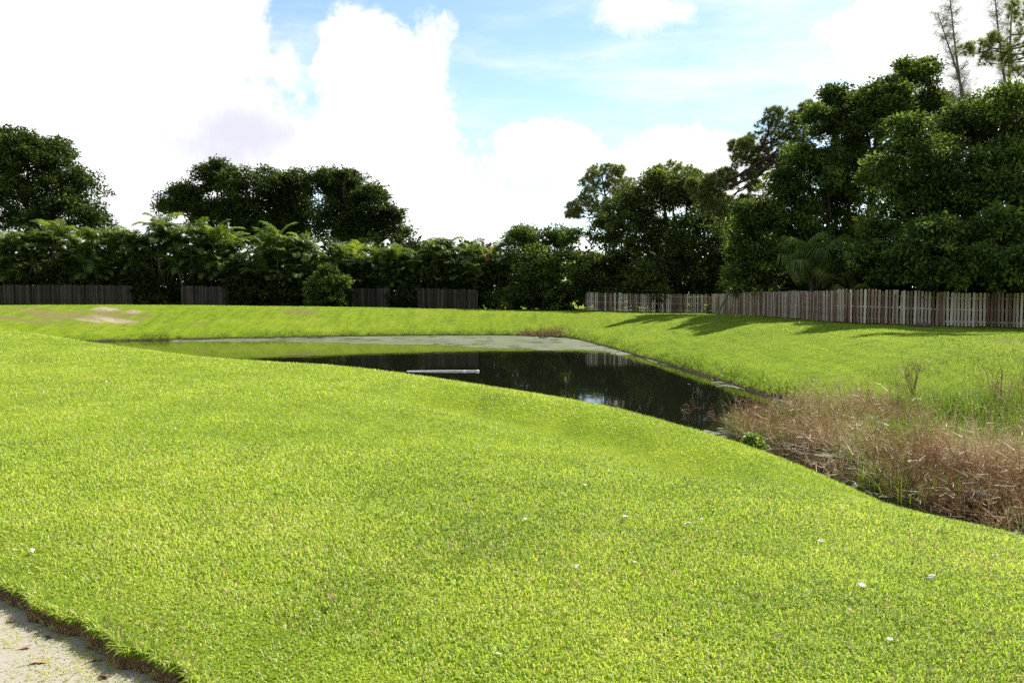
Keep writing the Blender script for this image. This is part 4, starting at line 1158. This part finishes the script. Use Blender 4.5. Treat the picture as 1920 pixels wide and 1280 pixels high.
def dry_bed():
    mb = MB(); gb = MB()
    q = in_poly(32000, MARSH); X, Y = q[:, 0], q[:, 1]
    dens = 1.5 * vnoise(X, Y, 2.0) + 1.2 * vnoise(X + 4, Y, .8)
    edge = seg_dist(X, Y, MARSH)
    k = (dens + .2 * np.minimum(edge, 1) > RNG.uniform(-.36, .66, len(X))) & (edge > .05)
    # open mud and water near the lawn side
    op = np.hypot((X - 6.0) / 1.3, (Y - 17.3) / 2.6); k &= (op > 1) | (RNG.uniform(0, 1, len(X)) < .10)
    X, Y = X[k], Y[k]; n = len(X); Z = np.maximum(height(X, Y), WZ - .12)
    h = RNG.gamma(4, .125, n) * (1 + .55 * vnoise(X, Y, 3.1)); h = np.clip(h * (1 + .05 * (X - 7)), .15, 1.35)
    a = RNG.uniform(0, 6.28, n); ln = np.abs(RNG.normal(.25, .25, n)) * h
    P0 = np.stack([X, Y, Z - .03], 1); dirh = np.stack([np.cos(a), np.sin(a)], 1)
    P1 = P0 + np.column_stack([dirh * (ln * .35)[:, None], h * .55]); P2 = P0 + np.column_stack([dirh * (ln * 1.1)[:, None] + RNG.normal(0, .05, (n, 2)), h])
    tz = np.clip(.54 + .9 * vnoise(X, Y, 2.4) + .4 * vnoise(X, Y, .8) + RNG.normal(0, .2, n), 0, 1)
    ribbons(mb, P0, P1, P2, RNG.uniform(.008, .016, n), tz)
    for _ in range(4):                                         # side twigs
        f = RNG.uniform(.3, .95, n)[:, None]; B = np.where(f < .55, P0 + (P1 - P0) * f / .55, P1 + (P2 - P1) * (f - .55) / .45)
        L = RNG.uniform(.08, .34, n)[:, None]; D = unit(np.column_stack([RNG.normal(0, 1, (n, 2)), RNG.uniform(-.1, 1.1, n)]))
        mb.needles(B, D, L[:, 0], RNG.uniform(.006, .011, n)[:, None], np.clip(tz + RNG.normal(0, .12, n), 0, 1))
    # lodged dead stalks lying about
    q = in_poly(2600, MARSH); m = len(q); Z = np.maximum(height(q[:, 0], q[:, 1]), WZ) + RNG.uniform(.0, .28, m)
    a = RNG.uniform(0, 6.28, m); L = RNG.uniform(.3, 1.1, m); D = np.column_stack([np.cos(a) * L, np.sin(a) * L, RNG.normal(.05, .15, m)])
    P = np.column_stack([q, Z]); ribbons(mb, P, P + D * .5 + [0, 0, .05], P + D, RNG.uniform(.006, .013, m), RNG.uniform(.1, .9, m))
    tag(mb.build('dry_reeds', MAT['dry']), 'tangle of dry reddish brown reeds in the near end of the pond', None, None, 'stuff')
    q = in_poly(44000, MARSH); X, Y = q[:, 0], q[:, 1]
    g = vnoise(X + 11, Y, 2.6) + .5 * vnoise(X, Y, .8) + .06 * (X - 9)
    k = (g > RNG.uniform(-.42, .22, len(X))) & ((np.hypot((X - 6.0) / 1.2, (Y - 17.3) / 2.4) > 1))
    X, Y = X[k], Y[k]
    add_blades(gb, X, Y, .44 * (1 + vnoise(X, Y, 1.5)), .012, np.clip(RNG.normal(.45, .25, len(X)), 0, 1), lean=.55, Zs=np.maximum(height(X, Y), WZ - .05))
    # the bank behind, right edge: rank grass
    n = 6000; X = RNG.uniform(12, 19, n); Y = RNG.uniform(13, 28, n); k = (pond_sd(X, Y) > 0) & (vnoise(X, Y, 1.8) - .10 * (X - 15.5) > RNG.uniform(-.4, .4, n)); X, Y = X[k], Y[k]
    add_blades(gb, X, Y, .3 * (1 + vnoise(X, Y, 1.5)), .012, np.clip(RNG.normal(.6, .3, len(X)), 0, 1), lean=.6)
    tag(gb.build('marsh_grass', MAT['reedgreen']), 'rank green grass growing up through the dry reeds', None, None, 'stuff')


dry_bed()


def dead_shrub(label, base, hgt, seed, spread=.5, n=5, tint=.75, thick=.012, lean=(0, 0), name='dead_shrub'):
    rg = np.random.default_rng(seed); bx, by = base; bz = max(H(bx, by), WZ - .08); mb = MB()

    def grow(p, d, L, r, lev):
        k = 5; pts = [p]
        for i in range(k - 1):
            d = d + rg.normal(0, .16, 3); d /= np.linalg.norm(d); pts.append(pts[-1] + d * L / (k - 1))
        mb.tube(pts, np.linspace(r, r * .55, k), 4, tint=float(np.clip(rg.normal(tint, .1), 0, 1)), cap=False)
        if lev == 0: return
        for i in range(rg.integers(2, 5)):
            j = rg.integers(1, k); e = d + rg.normal(0, .6, 3); e[2] = abs(e[2]) * .8; e /= np.linalg.norm(e)
            grow(pts[j], e, L * rg.uniform(.35, .62), r * .55, lev - 1)
    for i in range(n):
        a = i * 6.28 / n + rg.uniform(0, 1); d = np.array([math.cos(a) * spread + lean[0], math.sin(a) * spread + lean[1], 1.0]); d /= np.linalg.norm(d)
        grow(np.array([math.cos(a) * .03, math.sin(a) * .03, -.05]), d, hgt * rg.uniform(.55, .95), thick, 2)
    o = mb.build(name, MAT['dry']); o.location = (bx, by, bz)
    return tag(o, label, 'shrub')


def wp(u, v, z=WZ): return tuple(at_z(u, v, z)[:2])


dead_shrub('leafless dead shrub standing out in the dark water', wp(1290, 776), .62, 1, .45, 4, .3, .012)
dead_shrub('small reddish dead sprig poking over the lawn crest at the water', wp(1139, 762), .42, 2, .35, 5, .25, .010)
dead_shrub('pale upright dead stalk rising from the open mud', wp(1562, 902), .95, 3, .28, 3, .92, .014)
dead_shrub('dead grey shrub arching to the right of the open mud', wp(1640, 905), .9, 4, .75, 6, .8, .013, (.2, 0))
dead_shrub('broad tangled dead shrub in the middle of the dry reeds', wp(1705, 880), .95, 5, .8, 8, .55, .012)
dead_shrub('tall pale dead shrub behind the grey root clod', wp(1830, 905), 1.25, 6, .45, 5, .9, .015)
dead_shrub('dead branching shrub at the right edge beside the root clod', wp(1905, 940), 1.05, 7, .5, 6, .8, .014)
dead_shrub('dark brown dead shrub low at the edge of the lawn', wp(1480, 850), .6, 8, .8, 7, .2, .011)
dead_shrub('upright reddish dead shrub at the top of the reed bed', wp(1712, 775), 1.1, 9, .2, 9, .35, .012)
dead_shrub('thin dead shrub in front of the scum rafts at the reed tip', wp(1345, 790), .5, 10, .5, 5, .35, .010)
dead_shrub('spreading dead shrub between the root clod and the lawn', wp(1760, 930), .7, 12, .9, 7, .45, .011)
dead_shrub('pale bent dead shrub on the rising bank at right', wp(1885, 800), 1.0, 13, .6, 6, .85, .013)


def clump_bush():
    broadleaf('shrub', 'small yellow green bush at the lawn edge beside the open mud', 'shrub', wp(1412, 848), at_z(1412, 848, WZ)[1], [(1405, 828, 15, 0), (1422, 832, 13, .1), (1412, 838, 14, -.1)], None, 'reedgreen', 2200, L=.09, W=.03, rc=.09, trunk_r=.015, fork=.3, seed=45)


clump_bush()


def lump(name, label, cat, loc, size, seed, mat, sub=4, rough=.35):
    import bmesh
    bm = bmesh.new(); bmesh.ops.create_icosphere(bm, subdivisions=sub, radius=1)
    rg = np.random.default_rng(seed)
    for v in bm.verts:
        p = np.array(v.co); a = rough * (vnoise(p[0:1] * 2 + seed, p[1:2] * 2 + p[2] * 1.7, .8)[0] + .6 * vnoise(p[0:1] * 5 + seed, p[2:3] * 5 + p[1], .7)[0] + .35 * vnoise(p[0:1] * 11, p[2:3] * 11 + p[1] * 5, .7)[0])
        v.co = Vector((p * (1 + a)) * np.array(size))
        if v.co.z < -size[2] * .35: v.co.z = -size[2] * .35
    me = bpy.data.meshes.new(name); bm.to_mesh(me); bm.free(); me.materials.append(MAT[mat])
    me.polygons.foreach_set('use_smooth', np.ones(len(me.polygons), bool))
    o = bpy.data.objects.new(name, me); COL.objects.link(o); o.location = loc
    return tag(o, label, cat)


p_ = at_z(1862, 962, WZ); lump('root_clod', 'matted grey brown root clod at the water below the right edge', 'clod', (p_[0], p_[1] + .2, WZ + .12), (.30, .24, .17), 3, 'clod', rough=.9)
p_ = on_ground(1728, 613, 30); lump('soil_clod', 'small dark soil clod on the shaded lawn before the right fence', 'clod', (p_[0], p_[1], H(p_[0], p_[1]) + .04), (.5, .35, .16), 5, 'clod', rough=.6)


# ------------------------------------------------------------------ far shore: reddish dead grass, fallen branch, pipe
def far_patch():
    mb = MB(); n = 2600
    c = at_z(995, 627, WZ + .2); X = c[0] + RNG.normal(0, 1.35, n); Y = c[1] + RNG.normal(.3, .8, n); k = pond_sd(X, Y) > -.3; X, Y = X[k], Y[k]; n = len(X)
    Z = np.maximum(height(X, Y), WZ); h = RNG.uniform(.1, .42, n); P = np.stack([X, Y, Z], 1); a = RNG.normal(0, .15, (n, 2))
    ribbons(mb, P, P + np.column_stack([a * .5, h * .6]), P + np.column_stack([a, h]), RNG.uniform(.02, .04, n), np.clip(RNG.normal(.4, .2, n), 0, 1))
    tag(mb.build('dead_grass', MAT['dry']), 'patch of reddish dead grass on the far shore', None, None, 'stuff')


far_patch()


def fallen_branch():
    a = at_z(1010, 632, WZ + .08); b = at_z(1085, 634, WZ + .12); mb = MB()
    pth = bend(a, b, .02, 7, .08) ; o3 = pth[0].copy(); mb.tube(pth - o3, np.linspace(.05, .02, 7), 5)
    for j, s in ((2, .5), (4, -.4), (5, .35)):
        mb.tube(bend(pth[j] - o3, pth[j] - o3 + np.array([.5, s, .3]), .03, 4), [.022, .018, .013, .008], 4)
    o = mb.build('fallen_branch', MAT['bark']); o.location = tuple(o3); tag(o, 'dark fallen branch lying at the far right corner of the water', 'branch')


fallen_branch()


def pipe():
    a = at_z(763, 696, WZ + .0); b = at_z(897, 695.3, WZ + .02)
    root = empty('plastic_pipe', a, 'long white plastic pipe floating in the dark pond', 'pipe')
    d = b - a; m = MB(); m.tube([d * 0, d * .35 + [0, 0, .012], d * .7 + [0, 0, .012], d], [.028] * 4, 12); m.build('pipe', MAT['pvc'], root, smooth=True)
    u = d / np.linalg.norm(d); c = MB(); c.tube([d - u * .16, d - u * .158, d + u * .02, d + u * .03], [.036, .046, .046, .036], 12); c.build('coupling', MAT['pvc'], root, smooth=True)
    m = MB(); m.tube([d - u * .75, d - u * .70, d - u * .60, d - u * .58], [.036, .042, .042, .036], 12); m.build('coupling', MAT['pvc'], root, smooth=True)


pipe()


# ------------------------------------------------------------------ small litter on the lawn and pavement
def petal_mesh(seed):
    rg = np.random.default_rng(seed); mb = MB(); n = 5
    for i in range(n):
        a = i * 6.28 / n + rg.normal(0, .3); t = np.linspace(0, 1, 4); L = rg.uniform(.02, .034)
        w = np.array([.003, .011, .013, .004]); up = np.array([0, .010, .014, .008 + rg.normal(0, .006)])
        c = np.column_stack([np.cos(a) * L * t, np.sin(a) * L * t, up]); s = np.array([-math.sin(a), math.cos(a), 0])
        V = np.concatenate([c + s * w[:, None], c - s * w[:, None]]); mb.add(V, [(j, j + 1, j + 5, j + 4) for j in range(3)])
    mb.tube([(0, 0, 0), (-.02, .004, .002), (-.036, .002, .0)], [.003, .003, .002], 5)
    me = mb.mesh('blossom', True); me.materials.append(MAT['petal']); return me


PET = [petal_mesh(k) for k in range(4)]
BL = [(1097, 912, 'white fallen blossom on the lawn, highest of the group at centre right'), (1172, 973, 'white fallen blossom left of the pair in the middle right lawn'), (1190, 1055, 'white fallen blossom alone below the group at centre right'),
      (1289, 985, 'larger white fallen blossom of the close pair at centre right'), (1316, 975, 'smaller white fallen blossom of the close pair at centre right'), (1345, 1000, 'white fallen blossom just right of the close pair'),
      (1617, 1097, 'white fallen blossom above the reddish brown leaf at right'), (1747, 1077, 'bright white fallen blossom right of the one above the reddish leaf'), (1670, 1199, 'white fallen blossom lowest at the right of the lawn'),
      (1866, 1028, 'white fallen blossom on the lawn nearest the right edge'), (985, 977, 'white fallen blossom leftmost of the group at centre right'), (1080, 1064, 'white fallen blossom lower left of the group at centre right'),
      (1540, 1008, 'white fallen blossom on the lawn below the dry reeds'), (935, 1227, 'white fallen blossom at the bottom centre of the lawn'), (200, 715, 'white fallen blossom high on the left lawn near the crest'), (60, 1032, 'white fallen blossom above the pavement at far left')]
for i, (u, v, lab) in enumerate(BL):
    p = at_z(u, v, -.1 if v < 1000 else .0); z = H(p[0], p[1]); p = at_z(u, v, z + .035)
    o = bpy.data.objects.new('fallen_blossom', PET[i % 4]); COL.objects.link(o); o.location = (p[0], p[1], H(p[0], p[1]) + .036); o.rotation_euler = (.3 * math.sin(i * 3), .3 * math.cos(i * 5), i * 1.7)
    s = .62 + .2 * math.sin(i * 2.3) if v > 800 else .9
    if 'larger' in lab or 'bright' in lab: s = .95
    if 'smaller' in lab: s = .5
    o.scale = (s, s, s); tag(o, lab, 'blossom', 'white blossoms fallen on the lawn')


def dry_leaf_mesh(seed):
    rg = np.random.default_rng(seed); mb = MB(); t = np.linspace(0, 1, 7); w = .016 * np.sin(t * math.pi) ** .7; L = .075
    c = np.column_stack([L * (t - .5), .006 * np.sin(t * 4), .002 + .007 * (2 * t - 1) ** 2 * rg.uniform(.3, 1)])
    cu = rg.uniform(.15, .45) * w
    V = np.concatenate([c + np.column_stack([0 * t, w, cu]), c, c + np.column_stack([0 * t, -w, cu])])
    mb.add(V, [(j, j + 1, j + 8, j + 7) for j in range(6)] + [(j + 7, j + 8, j + 15, j + 14) for j in range(6)])
    mb.tube([c[0], c[0] + [-.012, .002, .002]], [.0015, .001], 4)
    me = mb.mesh('dry_leaf', True); me.materials.append(MAT['leaf_litter']); return me


LFM = [dry_leaf_mesh(k) for k in range(3)]
LV = [(75, 1242, 'curled brown leaf lowest on the pavement', 'p'), (90, 1194, 'narrow brown leaf on the pavement near the soil edge', 'p'), (72, 1184, 'pale brown leaf above the narrow one on the pavement', 'p'), (46, 1215, 'small dark brown leaf in the middle of the pavement', 'p'),
      (22, 1164, 'tan leaf on the pavement close to the left edge', 'p'), (108, 1192, 'tiny reddish leaf by the soil edge', 'p'), (182, 1238, 'pinkish leaf on the pavement at right', 'p'), (196, 1268, 'pale round leaf at the bottom of the pavement', 'p'),
      (1594, 1127, 'reddish brown leaf on the lawn below the white blossoms at right', 'g'), (1461, 1190, 'dark brown leaf on the lawn at lower right', 'g'), (622, 1143, 'upright brown leaf on the lawn left of centre', 'g'), (210, 1032, 'dark leaf on the lawn above the pavement', 'g'), (1912, 1252, 'rust brown leaf at the lower right corner of the lawn', 'g')]
for i, (u, v, lab, w) in enumerate(LV):
    z = .0265 if w == 'p' else .06
    p = at_z(u, v, z); o = bpy.data.objects.new('dry_leaf', LFM[i % 3]); COL.objects.link(o)
    o.location = (p[0], p[1], z if w == 'p' else H(p[0], p[1]) + .055); o.rotation_euler = (.25 * math.sin(i * 2), .2 * math.cos(i), i * 2.1 + .4); s = .8 + .3 * math.cos(i * 1.9); o.scale = (s, s, s)
    tag(o, lab, 'leaf', 'dry leaves')
